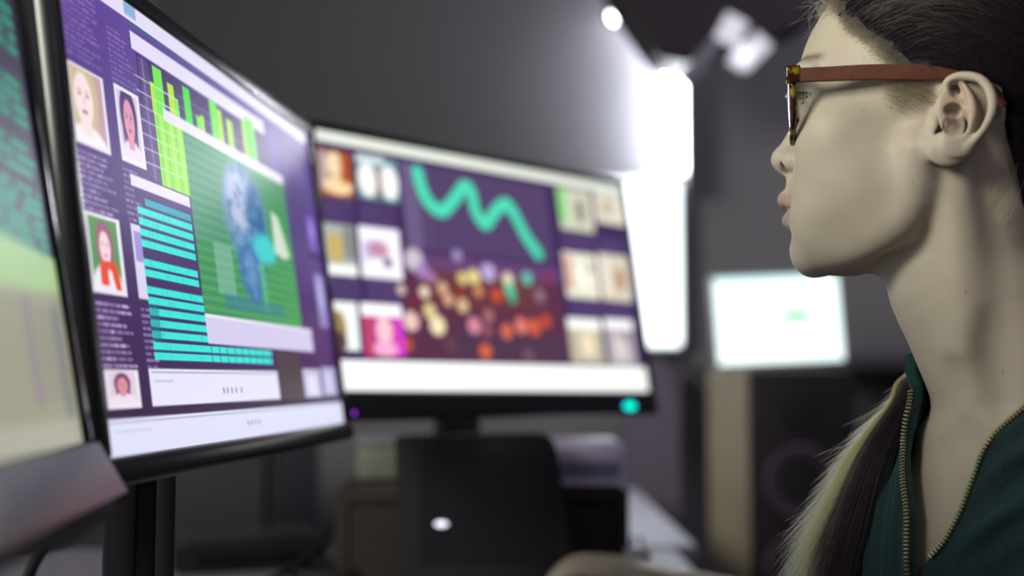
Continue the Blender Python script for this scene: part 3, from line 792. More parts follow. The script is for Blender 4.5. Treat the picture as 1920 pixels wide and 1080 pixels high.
def picture_people():
    p = Picture(800, 450, (70, 44, 112))
    t = np.clip(p.V*1.1-p.U*.15, 0, 1)[..., None]; p.A = np.array((98, 70, 156))*(1-t) + np.array((52, 26, 72))*t
    lav = (176, 158, 214)
    p.text(.008, .05, .095, .205, lav, .0125, .55, 1); p.text(.008, .40, .095, .515, (206, 186, 232), .0125, .85, 2); p.text(.01, .70, .098, .822, (214, 190, 236), .0135, .95, 3)
    p.text(.12, .09, .19, .205, lav, .0125, .5, 4); p.text(.12, .40, .165, .51, lav, .0135, .8, 5); p.text(.125, .70, .165, .822, lav, .0135, .8, 6)
    p.rect(.035, .02, .10, .045, WHT, .7)
    # portraits of the left columns, all of them invented
    p.portrait(.005, .222, .093, .386, (196, 158, 170), (206, 188, 150), (250, 226, 226), (248, 240, 244), bw=.06, off=-.14, zoom=1.55)
    p.portrait(.122, .216, .193, .385, (214, 200, 226), (70, 50, 110), (226, 150, 180), (236, 220, 240), zoom=1.35)
    p.portrait(.005, .522, .093, .682, (84, 150, 82), (160, 84, 120), (250, 214, 222), (240, 236, 244))
    p.rect(.030, .625, .050, .665, (232, 74, 42)); p.rect(.034, .615, .072, .632, (232, 74, 42)); p.poly([(.055, .62), (.076, .625), (.080, .672), (.066, .672)], (232, 74, 42))
    p.rect(.124, .520, .151, .681, WHT, .95); p.rect(.130, .535, .151, .60, (120, 100, 200), .6)
    p.portrait(.011, .832, .097, .909, (226, 206, 226), (122, 60, 110), (224, 150, 160), (240, 226, 236))
    # windows across the top
    p.rect(.11, -.01, .99, .040, WHT); p.rect(.19, .044, .99, .049, (40, 110, 120)); p.rect(.18, .000, .215, .03, (120, 170, 210), .8)
    p.rect(.20, .11, .73, .235, (66, 42, 104)); p.rect(.19, .064, .72, .106, WHT)
    p.rect(.205, .115, .235, .40, (92, 72, 132), .8); p.rect(.215, .115, .222, .40, (140, 126, 176), .6)
    for i in range(7): p.rect(.19, .165+i*.033, .33, .169+i*.033, (206, 200, 236), .75)
    for i in range(4): p.rect(.33, .15+i*.028, .72, .153+i*.028, (150, 130, 196), .7)
    G1, G2 = (110, 230, 74), (176, 226, 60)
    p.rect(.238, .21, .333, .405, (150, 228, 70)); 
    for i, x in enumerate((.245, .258, .272, .29, .305, .318)): p.rect(x, .21, x+.004, .405, (212, 240, 120) if i % 2 else (90, 214, 70), .8)
    for x0, x1, y, c in ((.236, .250, .16, G2), (.250, .280, .115, G1), (.296, .318, .135, G2), (.318, .330, .165, G1), (.352, .378, .118, (60, 224, 70)), (.395, .412, .175, G1), (.412, .425, .168, G2),
                         (.456, .486, .108, G1), (.486, .506, .120, G2), (.525, .552, .132, G2), (.60, .625, .108, G2), (.615, .662, .088, G1)):
        p.rect(x0, y, x1, .235, c)
    p.rect(.140, .408, .328, .434, WHT)
    for i in range(7): p.rect(.24, .165+i*.033, .33, .169+i*.033, (216, 240, 216), .6)
    # cyan listing
    CY = (56, 232, 222)
    rows = [.453, .476, .500, .524, .548, .590, .613, .650, .673, .697, .722, .746, .771, .793]
    for i, v in enumerate(rows):
        p.rect(.150 if v > .47 else .175, v, (.325 if v < .64 else .335) if v < .765 else .605, v+.0165, CY if i else (40, 170, 190))
        r = np.random.default_rng(i)
        for k in range(9): x = r.uniform(.16, .32); p.rect(x, v+.003, x+.004, v+.013, (30, 170, 176), .2)
    p.rect(.15, .690, .178, .77, (20, 120, 130), .45)
    for x in np.linspace(.34, .59, 9): p.rect(x, .768, x+.004, .812, (20, 100, 120), .6)
    # green window with a blue head
    p.rect(.333, .235, .797, .695, (66, 150, 92))
    t = np.clip((p.U-.33)/.47, 0, 1)
    m = ((p.U > .333) & (p.U < .797) & (p.V > .25) & (p.V < .695)).astype(float)
    p.put(m*(1-t)*(p.V < .5), (84, 150, 138), .6); p.put(m*t*np.clip(p.V-.3, 0, 1)*2, (66, 176, 74), .6)
    for i in range(36): p.rect(.333, .252+i*.0124, .797, .2555+i*.0124, (38, 110, 92) if i % 2 else (120, 196, 120), .45)
    p.ell(.562, .390, .104, .138, (112, 152, 186), 1, .35); p.ell(.545, .355, .062, .090, (186, 192, 222), 1, .5)
    p.ell(.612, .385, .045, .090, (44, 104, 158), .95, .5); p.ell(.565, .545, .065, .095, (62, 116, 178), .9, .4); p.ell(.555, .55, .028, .05, (120, 160, 200), .7, .6)
    r = np.random.default_rng(11)                          # mottling over the head
    for k in range(150):
        an, rr = r.uniform(0, 6.28), math.sqrt(r.random()); u_, v_ = .565+.085*rr*math.cos(an), .44+.19*rr*math.sin(an)
        p.ell(u_, v_, r.uniform(.004, .012), r.uniform(.006, .016), [(60, 120, 180), (150, 176, 206), (40, 96, 150), (96, 160, 190)][k % 4], .4, .8)
    p.ell(.640, .475, .060, .042, (70, 214, 214), .95, .5); p.poly([(.700, .345), (.735, .36), (.789, .47), (.74, .487), (.695, .472)], (214, 226, 206)); p.poly([(.735, .36), (.789, .47), (.775, .478)], (110, 190, 90))
    p.rect(.60, .52, .625, .66, (96, 214, 96), .6, 6); p.rect(.40, .50, .475, .635, (150, 190, 178), .6, 4); p.rect(.42, .63, .70, .67, (50, 120, 170), .5, 8)
    p.rect(.270, .210, .80, .240, WHT); p.rect(.333, .692, .853, .765, (214, 206, 240)); p.rect(.333, .692, .853, .700, (236, 232, 250))
    # right hand column
    p.rect(.80, .05, .985, .49, (84, 62, 126), .8, 20); p.ell(.90, .16, .06, .05, (120, 96, 168), .7, .8); p.rect(.815, .12, .845, .22, (110, 86, 160), .7, 6)
    p.rect(.918, .30, .972, .42, (126, 92, 196), .9, 8); p.ell(.945, .35, .02, .035, (168, 140, 226), .9, .8); p.rect(.90, .43, .985, .445, (60, 30, 80))
    p.rect(.918, .50, .985, .68, (146, 138, 204), .9, 6); p.ell(.95, .57, .02, .06, (196, 192, 236), .8, .8)
    p.rect(.63, .770, .755, .915, (70, 58, 66), 1, 4); p.text(.86, .70, .98, .80, (110, 80, 140), .015, .5, 9)
    p.rect(.765, .820, .872, .908, (196, 196, 226)); p.rect(.79, .84, .845, .90, (226, 226, 246)); p.rect(.885, .812, .980, .905, (178, 172, 214)); p.rect(.91, .83, .95, .895, (206, 200, 236))
    # panels at the bottom
    p.rect(.127, .828, .622, .908, (232, 230, 250)); p.rect(.134, .834, .616, .838, (170, 176, 200)); p.rect(.139, .853, .20, .857, (190, 196, 214)); 
    for i, x in enumerate((.368, .383, .400, .418, .440)): p.rect(x, .872, x+.006, .886, (110, 116, 150), .8)
    p.rect(0, .910, 1, .928, (50, 26, 66)); p.rect(0, .928, 1, 1, (224, 226, 250)); p.rect(0, .934, 1, .938, (176, 186, 206)); p.rect(.02, .952, .12, .955, (196, 200, 220))
    for x in (.45, .465, .482, .50): p.rect(x, .958, x+.009, .970, (150, 156, 190), .7)
    return p
BOKEH = [(0.195, 0.603, 18, 'e0c0b0'), (0.261, 0.605, 22, 'f0dcc0'), (0.316, 0.583, 22, 'e0b890'), (0.289, 0.545, 18, 'b080b0'), (0.381, 0.534, 24, 'e0d080'), (0.417, 0.523, 28, 'f0e090'), (0.426, 0.583, 22, 'd09060'),
         (0.485, 0.595, 26, 'd05030'), (0.527, 0.522, 26, 'f0e8c0'), (0.530, 0.566, 26, '60d0a0'), (0.536, 0.602, 20, '40b090'), (0.593, 0.508, 26, '60c8b0'), (0.465, 0.499, 34, 'c0b0e0'), (0.631, 0.580, 24, '907890'),
         (0.330, 0.629, 22, 'e0b090'), (0.372, 0.649, 26, 'e0c090'), (0.271, 0.681, 28, 'e0d090'), (0.214, 0.726, 34, 'f0d0c0'), (0.290, 0.738, 34, 'fff0c0'), (0.196, 0.818, 26, 'c05030'), (0.401, 0.730, 30, 'e090a0'),
         (0.450, 0.684, 24, 'b07070'), (0.440, 0.745, 26, '905060'), (0.504, 0.747, 28, 'e07050'), (0.554, 0.719, 30, 'f08070'), (0.598, 0.722, 32, 'e06040'), (0.641, 0.694, 26, 'd05030'), (0.428, 0.836, 28, 'e06840'),
         (0.371, 0.439, 22, 'a090c0'), (0.240, 0.476, 40, 'd0c8d0'), (0.262, 0.519, 30, 'a080c0'), (0.324, 0.811, 26, '604050'), (0.567, 0.848, 28, '705060'), (0.670, 0.498, 24, '803050'), (0.367, 0.596, 20, '903030'), (0.228, 0.645, 24, '702838')]
def picture_graph():
    p = Picture(512, 288, (58, 38, 82))
    for u0, u1 in ((.0, .085), (.10, .20), (.735, .865), (.875, .98)):
        for v0, v1 in ((.265, .36), (.57, .66)): p.rect(u0, v0, u1, v1, (74, 54, 100)); p.text(u0, v0+.01, u1, v1, (106, 86, 136), .02, .5, int(u0*99+v0*9))
    p.rect(.225, .068, .70, .43, (76, 58, 98)); p.rect(.225, .068, .275, .43, (100, 84, 124))
    for i in range(17): p.rect(.225, .08+i*.021, .70, .084+i*.021, (112, 94, 136), .55)
    for x in (.232, .246, .262, .298): p.rect(x, .07, x+.003, .43, (124, 108, 146), .5)
    worm = catmull([(0.276, 0.104), (0.283, 0.164), (0.304, 0.232), (0.341, 0.255), (0.381, 0.197), (0.417, 0.133), (0.438, 0.154), (0.446, 0.234), (0.474, 0.285), (0.512, 0.221), (0.549, 0.181), (0.575, 0.221), (0.606, 0.313), (0.644, 0.391)], 5)
    for u, v in worm: p.ell(u, v, .0165, .0165*p.asp, (62, 206, 166), 1, .25)
    for u, v in worm[::2]: p.ell(u, v, .012, .012*p.asp, (84, 220, 186), .6, .3)
    # a night crowd of lights
    p.rect(.20, .445, .712, .875, (86, 46, 70)); p.rect(.20, .445, .712, .52, (100, 70, 130), .8, 10); p.rect(.34, .76, .70, .875, (74, 54, 76), .8, 12); p.rect(.25, .5, .65, .66, (120, 60, 50), .5, 20)
    for u, v, r, c in BOKEH:
        rr = r/1.86/590*1.02; p.ell(u, v, rr*.72, rr*.72*p.asp, hexc(c), .92, .3)
    im = {0: [(.0, .073, .088, .262), (.0, .367, .080, .565), (.006, .667, .070, .850)], 1: [(.102, .07, .215, .25), (.092, .362, .203, .565), (.080, .665, .190, .868)],
          2: [(.740, .058, .868, .257), (.730, .365, .856, .575), (.718, .67, .842, .873)], 3: [(.882, .050, 1.0, .20), (.866, .352, .986, .575), (.858, .663, .97, .878)]}
    B = im[0][0]; p.rect(*B, (150, 84, 46)); p.rect(.0, .08, .03, .24, (190, 180, 190), .8, 6); p.ell(.045, .13, .022, .05, (240, 216, 176)); p.ell(.05, .215, .038, .035, (244, 214, 164)); p.rect(.06, .08, .088, .2, (170, 70, 24), .8, 6)
    B = im[0][1]; p.rect(*B, (170, 176, 170)); p.ell(.028, .46, .020, .06, (196, 172, 100)); p.rect(.05, .37, .08, .5, (120, 124, 120), .8, 6); p.rect(.0, .525, .08, .565, (246, 250, 246))
    B = im[0][2]; p.rect(*B, (240, 246, 244)); p.ell(.02, .77, .018, .07, (150, 128, 80)); p.ell(.018, .82, .02, .04, (60, 40, 50), .8)
    B = im[1][0]; p.rect(*B, (110, 150, 156)); p.ell(.130, .17, .026, .07, (248, 246, 242)); p.ell(.190, .17, .026, .07, (248, 248, 246)); p.rect(.155, .12, .168, .25, (120, 70, 60), .7, 5); p.rect(.102, .07, .18, .10, (226, 238, 240), .9, 4)
    B = im[1][1]; p.rect(*B, (246, 244, 252)); p.ell(.14, .45, .03, .035, (176, 110, 140), .8, .6); p.ell(.165, .50, .012, .02, (70, 50, 100), .9); p.rect(.10, .42, .12, .5, (170, 160, 220), .6, 8)
    B = im[1][2]; p.rect(*B, (190, 60, 150)); p.rect(.080, .665, .190, .715, (250, 250, 250)); p.ell(.138, .77, .022, .055, (250, 196, 206)); p.ell(.138, .84, .035, .03, (240, 170, 210)); p.rect(.17, .72, .19, .868, (216, 60, 216), .9, 4); p.rect(.084, .72, .105, .868, (180, 70, 80), .8, 5)
    B = im[2][0]; p.rect(*B, (206, 206, 184)); p.rect(.740, .06, .77, .22, (130, 214, 120), .9, 4); p.ell(.82, .16, .014, .06, (100, 80, 90), .8); 
    B = im[2][1]; p.rect(*B, (232, 230, 210)); p.rect(.733, .38, .76, .54, (196, 130, 110), .7, 6); p.ell(.80, .47, .03, .05, (246, 244, 226)); p.ell(.83, .43, .012, .03, (150, 130, 100), .6)
    B = im[2][2]; p.rect(*B, (190, 182, 160)); p.rect(.718, .67, .842, .72, (250, 250, 246)); p.ell(.785, .79, .024, .06, (238, 224, 190)); 
    B = im[3][0]; p.rect(*B, (220, 214, 196)); p.ell(.93, .12, .02, .04, (176, 156, 130), .7)
    B = im[3][1]; p.rect(*B, (214, 206, 186)); p.ell(.945, .47, .018, .06, (176, 130, 96)); p.rect(.87, .36, .90, .55, (236, 232, 220), .7, 5)
    B = im[3][2]; p.rect(*B, (176, 168, 176)); p.rect(.858, .663, .97, .71, (248, 248, 250)); p.ell(.91, .80, .022, .06, (220, 206, 206)); p.ell(.94, .74, .01, .03, (110, 90, 110), .7)
    p.rect(0, 0, 1, .045, (226, 232, 220)); p.rect(.0, .885, 1, 1, (250, 252, 248))
    return p
def picture_code():
    p = Picture(480, 270, (62, 56, 84))
    t = np.clip(p.V*1.2-.1, 0, 1)[..., None]; p.A = np.array((52, 50, 74))*(1-t) + np.array((74, 66, 96))*t
    r = np.random.default_rng(5); TG = (40, 176, 140)
    for v in (.225, .25, .275, .30, .365, .388, .410, .432, .48, .502, .524, .556, .575, .592, .612, .630, .648, .666):
        x = .05 if v > .45 else .2
        while x < (.985 if (v*100) % 2 > .6 else .955): L = r.uniform(.02, .09); p.rect(x, v, min(x+L, .985), v+.013, TG, .95); x += L+r.uniform(.004, .02)
    p.rect(.93, 0, .985, .17, (150, 176, 84), .9, 14)
    p.rect(0, .672, 1, .70, (150, 186, 120)); p.rect(0, .70, 1, 1, (168, 170, 140)); p.ell(.80, .705, .25, .045, (176, 212, 150), .95, .3)
    p.rect(0, .745, 1, 1, (162, 160, 136), .9, 8)
    p.rect(.955, .76, .985, .96, (124, 128, 132), .7, 5)
    for i in range(11): p.rect(.90, .775+i*.014, .965, .779+i*.014, (128, 118, 136), .55)
    p.rect(.865, .75, .885, .93, (138, 116, 150), .55, 5)
    p.rect(0, .955, 1, 1, (186, 184, 166), .8, 5)
    return p
def picture_page():
    p = Picture(200, 130, (232, 250, 250)); p.rect(.0, 0, 1, .06, (200, 236, 236)); p.rect(.40, .05, .415, 1, (206, 238, 242)); p.rect(.54, .42, .76, .52, (70, 190, 80)); p.text(.05, .2, .35, .8, (214, 236, 240), .05, .6, 3)
    return p
def screen_mesh(name, pic, W, H, strength, parent, gloss=0.38):
    nx, ny = pic.W, pic.H
    x = (np.arange(nx)+.5)/nx; v = (np.arange(ny)+.5)/ny; x[0], x[-1], v[0], v[-1] = 0, 1, 0, 1
    XX, VV = np.meshgrid(x, v)
    Vt = np.stack([(XX-.5)*W, np.zeros_like(XX), (.5-VV)*H], -1).reshape(-1, 3)
    i = np.arange(ny*nx).reshape(ny, nx)
    Qd = np.stack([i[:-1, :-1], i[1:, :-1], i[1:, 1:], i[:-1, 1:]], -1).reshape(-1, 4)
    m = bpy.data.materials.new(name + '_light'); m.use_nodes = True; nt = m.node_tree; b = nt.nodes['Principled BSDF']
    b.inputs['Specular IOR Level'].default_value = 0.3; b.inputs['Base Color'].default_value = (0.01, 0.01, 0.012, 1); b.inputs['Roughness'].default_value = gloss
    at = nt.nodes.new('ShaderNodeAttribute'); at.attribute_name = 'pixels'
    nt.links.new(at.outputs['Color'], b.inputs['Emission Color']); b.inputs['Emission Strength'].default_value = strength
    o = fast_mesh('screen', Vt, Qd, m, parent, 1.0)
    L = lin(np.clip(pic.A, 0, 255)).reshape(-1, 3)
    ca = o.data.color_attributes.new('pixels', 'FLOAT_COLOR', 'POINT')
    ca.data.foreach_set('color', np.concatenate([L, np.ones((len(L), 1))], 1).astype(np.float32).ravel())
    return o
# ================================================================== the room
wall_m = mat('wall_paint', (0.20, 0.192, 0.212), 0.75, noise=0.05, nscale=3, bump=0.05)
wall_l = mat("pale_board", (0.06, 0.058, 0.066), 0.7, noise=0.02, nscale=2)
floor_m = mat('floor_vinyl', (0.035, 0.033, 0.038), 0.5, noise=0.2, nscale=8)
ceil_m = mat('ceiling_paint', (0.16, 0.155, 0.17), 0.9)
def struct(name, c, s, m, bevel=0):
    bm = bmesh.new(); add_box(bm, c, s, None, bevel); return tag(bm_obj(name, bm, m), kind='structure')
X0, X1, Y0, Y1, ZC = -1.7, 2.4, -1.6, 3.0, 2.6
struct('floor', ((X0+X1)/2, (Y0+Y1)/2, -.05), (X1-X0+.2, Y1-Y0+.2, .1), floor_m)
struct('ceiling', ((X0+X1)/2, (Y0+Y1)/2, ZC+.05), (X1-X0+.2, Y1-Y0+.2, .1), ceil_m)
struct('wall_back', ((X0+X1)/2, Y1+.05, ZC/2), (X1-X0+.2, .1, ZC), wall_m)
struct('wall_front', ((X0+X1)/2, Y0-.05, ZC/2), (X1-X0+.2, .1, ZC), wall_m)
struct('wall_left', (X0-.05, (Y0+Y1)/2, ZC/2), (.1, Y1-Y0, ZC), wall_m)
struct('wall_right', (X1+.05, (Y0+Y1)/2, ZC/2), (.1, Y1-Y0, ZC), wall_m)

black = mat('black_plastic', (0.012, 0.011, 0.013), 0.38, bump=0.05)
gloss_black = mat('gloss_black_plastic', (0.008, 0.007, 0.009), 0.14, Specular_IOR_Level=0.3)
chin_m = mat('mirror_black_plastic', (0.008, 0.009, 0.007), 0.20, Specular_IOR_Level=0.34)
satin = mat('satin_black', (0.016, 0.014, 0.018), 0.25)
steel = mat('brushed_steel', (0.35, 0.34, 0.36), 0.3, 0.9)

# ------------------------------------------------------------------ monitors
def monitor(name, centre, yaw, tilt, roll, W, H, pic, label, bez, bottom, front_m, strength, foot, post, slot=False):
    """centre: middle of the display; foot: (x, y) of the stand's base on the surface at height foot[2]"""
    root = empty(name, (foot[0], foot[1], foot[2]), 0, label, 'monitor')
    Mw = Matrix.Translation(Vector(centre)-Vector(foot[:3])) @ Matrix.Rotation(yaw, 4, 'Z') @ Matrix.Rotation(tilt, 4, 'X') @ Matrix.Rotation(roll, 4, 'Y')
    # bezel: a frame with a rounded outer edge, and the deep shell behind it
    bm = bmesh.new()
    t, d = bez, 0.012
    for c, s in (((0, 0, H/2+t/2), (W+2*t, d, t)), ((-W/2-t/2, 0, 0), (t, d, H+.001)), ((W/2+t/2, 0, 0), (t, d, H+.001))):
        add_box(bm, (c[0], .002, c[2]), s, None, 0.0025, 3)
    if bottom > .025 and foot[1] < 1:                     # deep chin leaning out below the display
        ch = bmesh.new(); add_prism(ch, [(.010, 0), (-.004, 0), (-.006, -.0015), (-.0165, -bottom), (-.0155, -bottom-.003), (-.011, -bottom-.004), (.010, -bottom-.004)], -W/2-t, W/2+t, Matrix.Translation((0, 0, -H/2)) @ Matrix(((0, 0, 1, 0), (1, 0, 0, 0), (0, 1, 0, 0), (0, 0, 0, 1))))
        bmesh.ops.recalc_face_normals(ch, faces=ch.faces[:]); c_ = bm_obj('chin', ch, chin_m, root, auto=30); c_.matrix_local = Mw
    else: add_box(bm, (0, .001, -H/2-bottom/2), (W+2*t, d+.006, bottom), None, 0.005, 4)
    o = bm_obj('bezel', bm, front_m, root, auto=40); o.matrix_local = Mw
    bm = bmesh.new()
    add_box(bm, (0, .020, (t-bottom)/2), (W+2*t-.004, .028, H+t+bottom-.004), None, 0.009, 3)
    add_box(bm, (0, .042, -.01), (W*.55, .030, H*.6), None, 0.012, 3)
    o = bm_obj('back_shell', bm, black, root, auto=40); o.matrix_local = Mw
    s = screen_mesh(name, pic, W, H, strength, root); s.matrix_local = Mw @ Matrix.Translation((0, -.0012, 0))
    # stand
    pw, pd, py = post
    bm = bmesh.new()
    top = Mw @ Vector((0, .05, -.03)); Ry = Matrix.Rotation(yaw, 4, 'Z')
    if slot:
        # flat upright with a long cable slot through it
        hh = 0.235
        for c, s_ in (((-pw/2+.011, 0, hh/2), (.022, pd, hh)), ((pw/2-.0065, 0, hh/2), (.013, pd, hh)), ((0, pd/2-.003, hh/2), (pw-.01, .004, hh-.01)), ((0, 0, hh-.012), (pw, pd, .030)), ((0, 0, .03), (pw, pd, .06))):
            add_box(bm, c, s_, Matrix.Translation((0, 0, .01)) @ Matrix.Rotation(py, 4, 'Z'), .003, 2)
    else:
        add_box(bm, (0, 0, (top.z)/2+.006), (pw, pd, top.z), Matrix.Rotation(py, 4, 'Z'), .006, 3)
    bm_obj('stand_post', bm, satin, root, auto=40)
    bm = bmesh.new(); a = Vector((0, 0, min(top.z, .22)))
    add_tube(bm, [a, a.lerp(top, .5)+Vector((0, 0, .01)), top], [.016, .018, .022], 16)
    bm_obj('tilt_hinge', bm, black, root, auto=40)
    bm = bmesh.new(); add_prism(bm, round_rect(foot[3] if len(foot) > 3 else .24, .15, .05, 8), 0, .010, Ry)
    bm_obj('stand_foot', bm, gloss_black, root, auto=40)
    return root, Mw
DZ = CAM_Z - 0.255                                       # desk top
r1, M1w = monitor('monitor', (-0.2205, 0.3519, CAM_Z+0.1117), 1.69, -0.18, 0, .53, .298, picture_code(),
    'glossy black monitor at the left edge of the photo, greenish screen with lines of code', .014, .030, gloss_black, 0.85, (-0.315, 0.36, DZ), (.06, .02, 1.69))
r2, M2w = monitor('monitor', (-0.220, 0.928, CAM_Z+0.101), 1.465, -0.146, 0.002, .53, .298, picture_people(),
    'large black monitor with portraits, green bar chart and blue head on a purple screen', .013, .017, satin, 1.0, (-0.262, 0.835, DZ), (.048, .016, 0.30), slot=True)
r3, M3w = monitor('monitor', (-0.017, 1.4706, CAM_Z+0.128), 0.778, -0.173, 0.0107, .53, .298, picture_graph(),
    'black monitor on the wooden riser showing a turquoise wavy line above a crowd of lights', .010, .032, satin, 1.15, (-0.072, 1.545, DZ+0.116, .13), (.066, .018, 0.60))
def led(parent, Mw, u, v, W, H, c, s, rx, rz, label, ry=.0015):
    bm = bmesh.new(); bmesh.ops.create_uvsphere(bm, u_segments=20, v_segments=12, radius=1)
    for q in bm.verts: q.co = Vector((q.co.x*rx, q.co.y*ry, q.co.z*rz))
    o = bm_obj('power_light', bm, mat('led', (0, 0, 0), .3, emit=c, strength=s), parent, smooth=True)
    o.matrix_local = Mw @ Matrix.Translation(((u-.5)*W, -.0085, (.5-v)*H)); o['label'] = label
led(r3, M3w, .899, 1.070, .53, .298, (0.0, 0.90, 0.50), 2.0, .0125, .0054, 'turquoise power light')
led(r3, M3w, .8991, 1.0701, .53, .298, (0.0, 0.06, 0.8), 1.0, .0145, .0072, 'blue rim of the power light', .0007)
led(r3, M3w, .029, 1.085, .53, .298, (0.35, 0.03, 0.75), 1.6, .0022, .0022, 'tiny violet light')

# ------------------------------------------------------------------ desks
desk_m = mat('desk_laminate', (0.20, 0.18, 0.235), 0.42, noise=0.06, nscale=14, bump=0.04)
leg_m = mat('desk_leg_steel', (0.03, 0.03, 0.033), 0.4, 0.6)
root = empty('desk', (-.4, 1.2, 0), 0, 'grey L-shaped desk that carries the monitors, the riser and the mouse', 'desk')
bm = bmesh.new(); add_prism(bm, [(-1.25+.4, -.15-1.2), (.06+.4, -.15-1.2), (.06+.4, 1.0-1.2), (.09+.4, 1.20-1.2), (.15+.4, 1.27-1.2), (.24+.4, 1.31-1.2), (.24+.4, 1.76-1.2), (-1.25+.4, 1.76-1.2)], DZ-.028, DZ)
bm_obj('desk_top', bm, desk_m, root)
for x, y in ((-1.18, -.08), (-.02, -.08), (-1.18, 1.68), (.19, 1.68), (.19, 1.37)):
    bm = bmesh.new(); add_box(bm, (x+.4, y-1.2, (DZ-.028)/2), (.05, .05, DZ-.028), None, .004); bm_obj('leg', bm, leg_m, root)
table_m = mat('table_white', (0.66, 0.66, 0.80), 0.35, noise=0.03, nscale=10)
root = empty('table', (.04, 2.25, 0), 0, 'pale side table behind the desk, its corner showing right of the riser', 'table')
bm = bmesh.new(); add_box(bm, (.0, 0, DZ-.012), (.48, .90, .024), None, .003); bm_obj('table_top', bm, table_m, root)
for x in (-.20, .20):
    for y in (-.38, .38):
        bm = bmesh.new(); add_box(bm, (x, y, (DZ-.024)/2), (.045, .045, DZ-.024), None, .004); bm_obj('leg', bm, leg_m, root)

# ------------------------------------------------------------------ wooden riser, box, case, mouse
wood_m = bpy.data.materials.new('dark_wood'); wood_m.use_nodes = True; nt = wood_m.node_tree; b = nt.nodes['Principled BSDF']
tc = nt.nodes.new('ShaderNodeTexCoord'); mp = nt.nodes.new('ShaderNodeMapping'); mp.inputs['Scale'].default_value = (2, 14, 30); n = nt.nodes.new('ShaderNodeTexNoise'); n.inputs['Scale'].default_value = 3; n.inputs['Detail'].default_value = 6
rp = nt.nodes.new('ShaderNodeValToRGB'); rp.color_ramp.elements[0].color = (0.008, 0.0035, 0.002, 1); rp.color_ramp.elements[1].color = (0.026, 0.011, 0.007, 1)
for a_n, b_n in ((tc.outputs['Object'], mp.inputs[0]), (mp.outputs[0], n.inputs['Vector']), (n.outputs['Fac'], rp.inputs['Fac']), (rp.outputs['Color'], b.inputs['Base Color'])): nt.links.new(a_n, b_n)
b.inputs['Roughness'].default_value = .55
root = empty('monitor_riser', (-.037, 1.60, DZ), 0, 'dark brown wooden riser box under the monitor with the wavy line', 'riser')
bm = bmesh.new()
add_box(bm, (0, 0, .107), (.362, .28, .018), None, .002); add_box(bm, (-.172, 0, .049), (.018, .28, .098), None, .002); add_box(bm, (.172, 0, .049), (.018, .28, .098), None, .002); add_box(bm, (0, .13, .049), (.33, .012, .098), None, .001)
bm_obj('box_body', bm, wood_m, root)
for sx in (-1, 1):
    bm = bmesh.new(); add_box(bm, (sx*.082, -.131, .049), (.160, .014, .092), None, .002); dr = bm_obj('drawer', bm, wood_m, root)
    bm = bmesh.new(); add_lathe(bm, [(.004, 0), (.004, .008), (.008, .012), (.008, .017), (.004, .02)], Matrix.Translation((sx*.082, -.138, .049)) @ Matrix.Rotation(math.pi/2, 4, 'X'), 16); bm_obj('knob', bm, steel, dr)
pale = mat('pale_plastic', (0.80, 0.70, 0.95), 0.35); pale_d = mat('lilac_plastic', (0.28, 0.25, 0.40), 0.4)
root = empty('document_scanner', (.083, 1.53, DZ+.116), 0, 'pale lilac plastic scanner on the right end of the riser', 'scanner')
bm = bmesh.new(); add_box(bm, (0, 0, .029), (.118, .13, .058), None, .012, 4); bm_obj('body', bm, pale, root, auto=50)
bm = bmesh.new(); add_box(bm, (0, -.0655, .024), (.100, .003, .020), None, .001); bm_obj('front_slot', bm, pale_d, root)
bm = bmesh.new(); add_box(bm, (0, -.066, .008), (.108, .006, .008), None, .002); bm_obj('paper_lip', bm, pale, root)
bm = bmesh.new(); add_lathe(bm, [(.003, 0), (.003, .003)], Matrix.Translation((-.045, -.067, .022)) @ Matrix.Rotation(math.pi/2, 4, 'X'), 12); bm_obj('button', bm, pale, root)

root = empty('computer_case', (-.031, 1.418, DZ), 0, 'small black desktop computer case with one white light, in front of the riser', 'computer')
prof = [(-.098, 0), (.112, 0), (.083, .172), (.078, .182), (.068, .187), (-.106, .183), (-.108, .180)]
bm = bmesh.new(); add_prism(bm, prof, -.022, .022, Matrix.Rotation(math.pi/2, 4, 'X')); bmesh.ops.bevel(bm, geom=bm.edges[:], offset=.003, segments=2, affect='EDGES')
bm_obj('shell', bm, mat('case_black', (0.008, 0.006, 0.010), 0.5), root, auto=40)
bm = bmesh.new(); add_box(bm, (-.0, -.0225, .10), (.16, .002, .13), None, .0008); bm_obj('front_panel', bm, mat('case_panel', (0.010, 0.007, 0.012), 0.35), root)
bm = bmesh.new(); bmesh.ops.create_uvsphere(bm, u_segments=20, v_segments=12, radius=1)
for q in bm.verts: q.co = Vector((q.co.x*.0075-.052, q.co.y*.002-.0242, q.co.z*.0030+.082))
bm_obj('power_light', bm, mat('led_white', (0, 0, 0), .3, emit=(0.9, 0.85, 1.0), strength=2.2), root, smooth=True)

white_p = mat('white_plastic', (0.7, 0.7, 0.74), 0.2)
root = empty('computer_mouse', (.124, 1.316, DZ), 0.45, 'white computer mouse under her right hand', 'mouse')
bm = bmesh.new(); bmesh.ops.create_uvsphere(bm, u_segments=28, v_segments=18, radius=1)
for q in bm.verts: q.co = Vector((q.co.x*.052, q.co.y*.030, max(q.co.z, -.0)*.033*(1-.25*q.co.x)))
bmesh.ops.remove_doubles(bm, verts=bm.verts, dist=1e-5)
bm_obj('mouse_shell', bm, white_p, root, smooth=True)
bm = bmesh.new(); add_lathe(bm, [(.003, -.003), (.008, -.003), (.008, .003), (.003, .003)], Matrix.Translation((-.028, 0, .030)) @ Matrix.Rotation(math.pi/2, 4, 'X'), 16); bm_obj('scroll_wheel', bm, black, root)

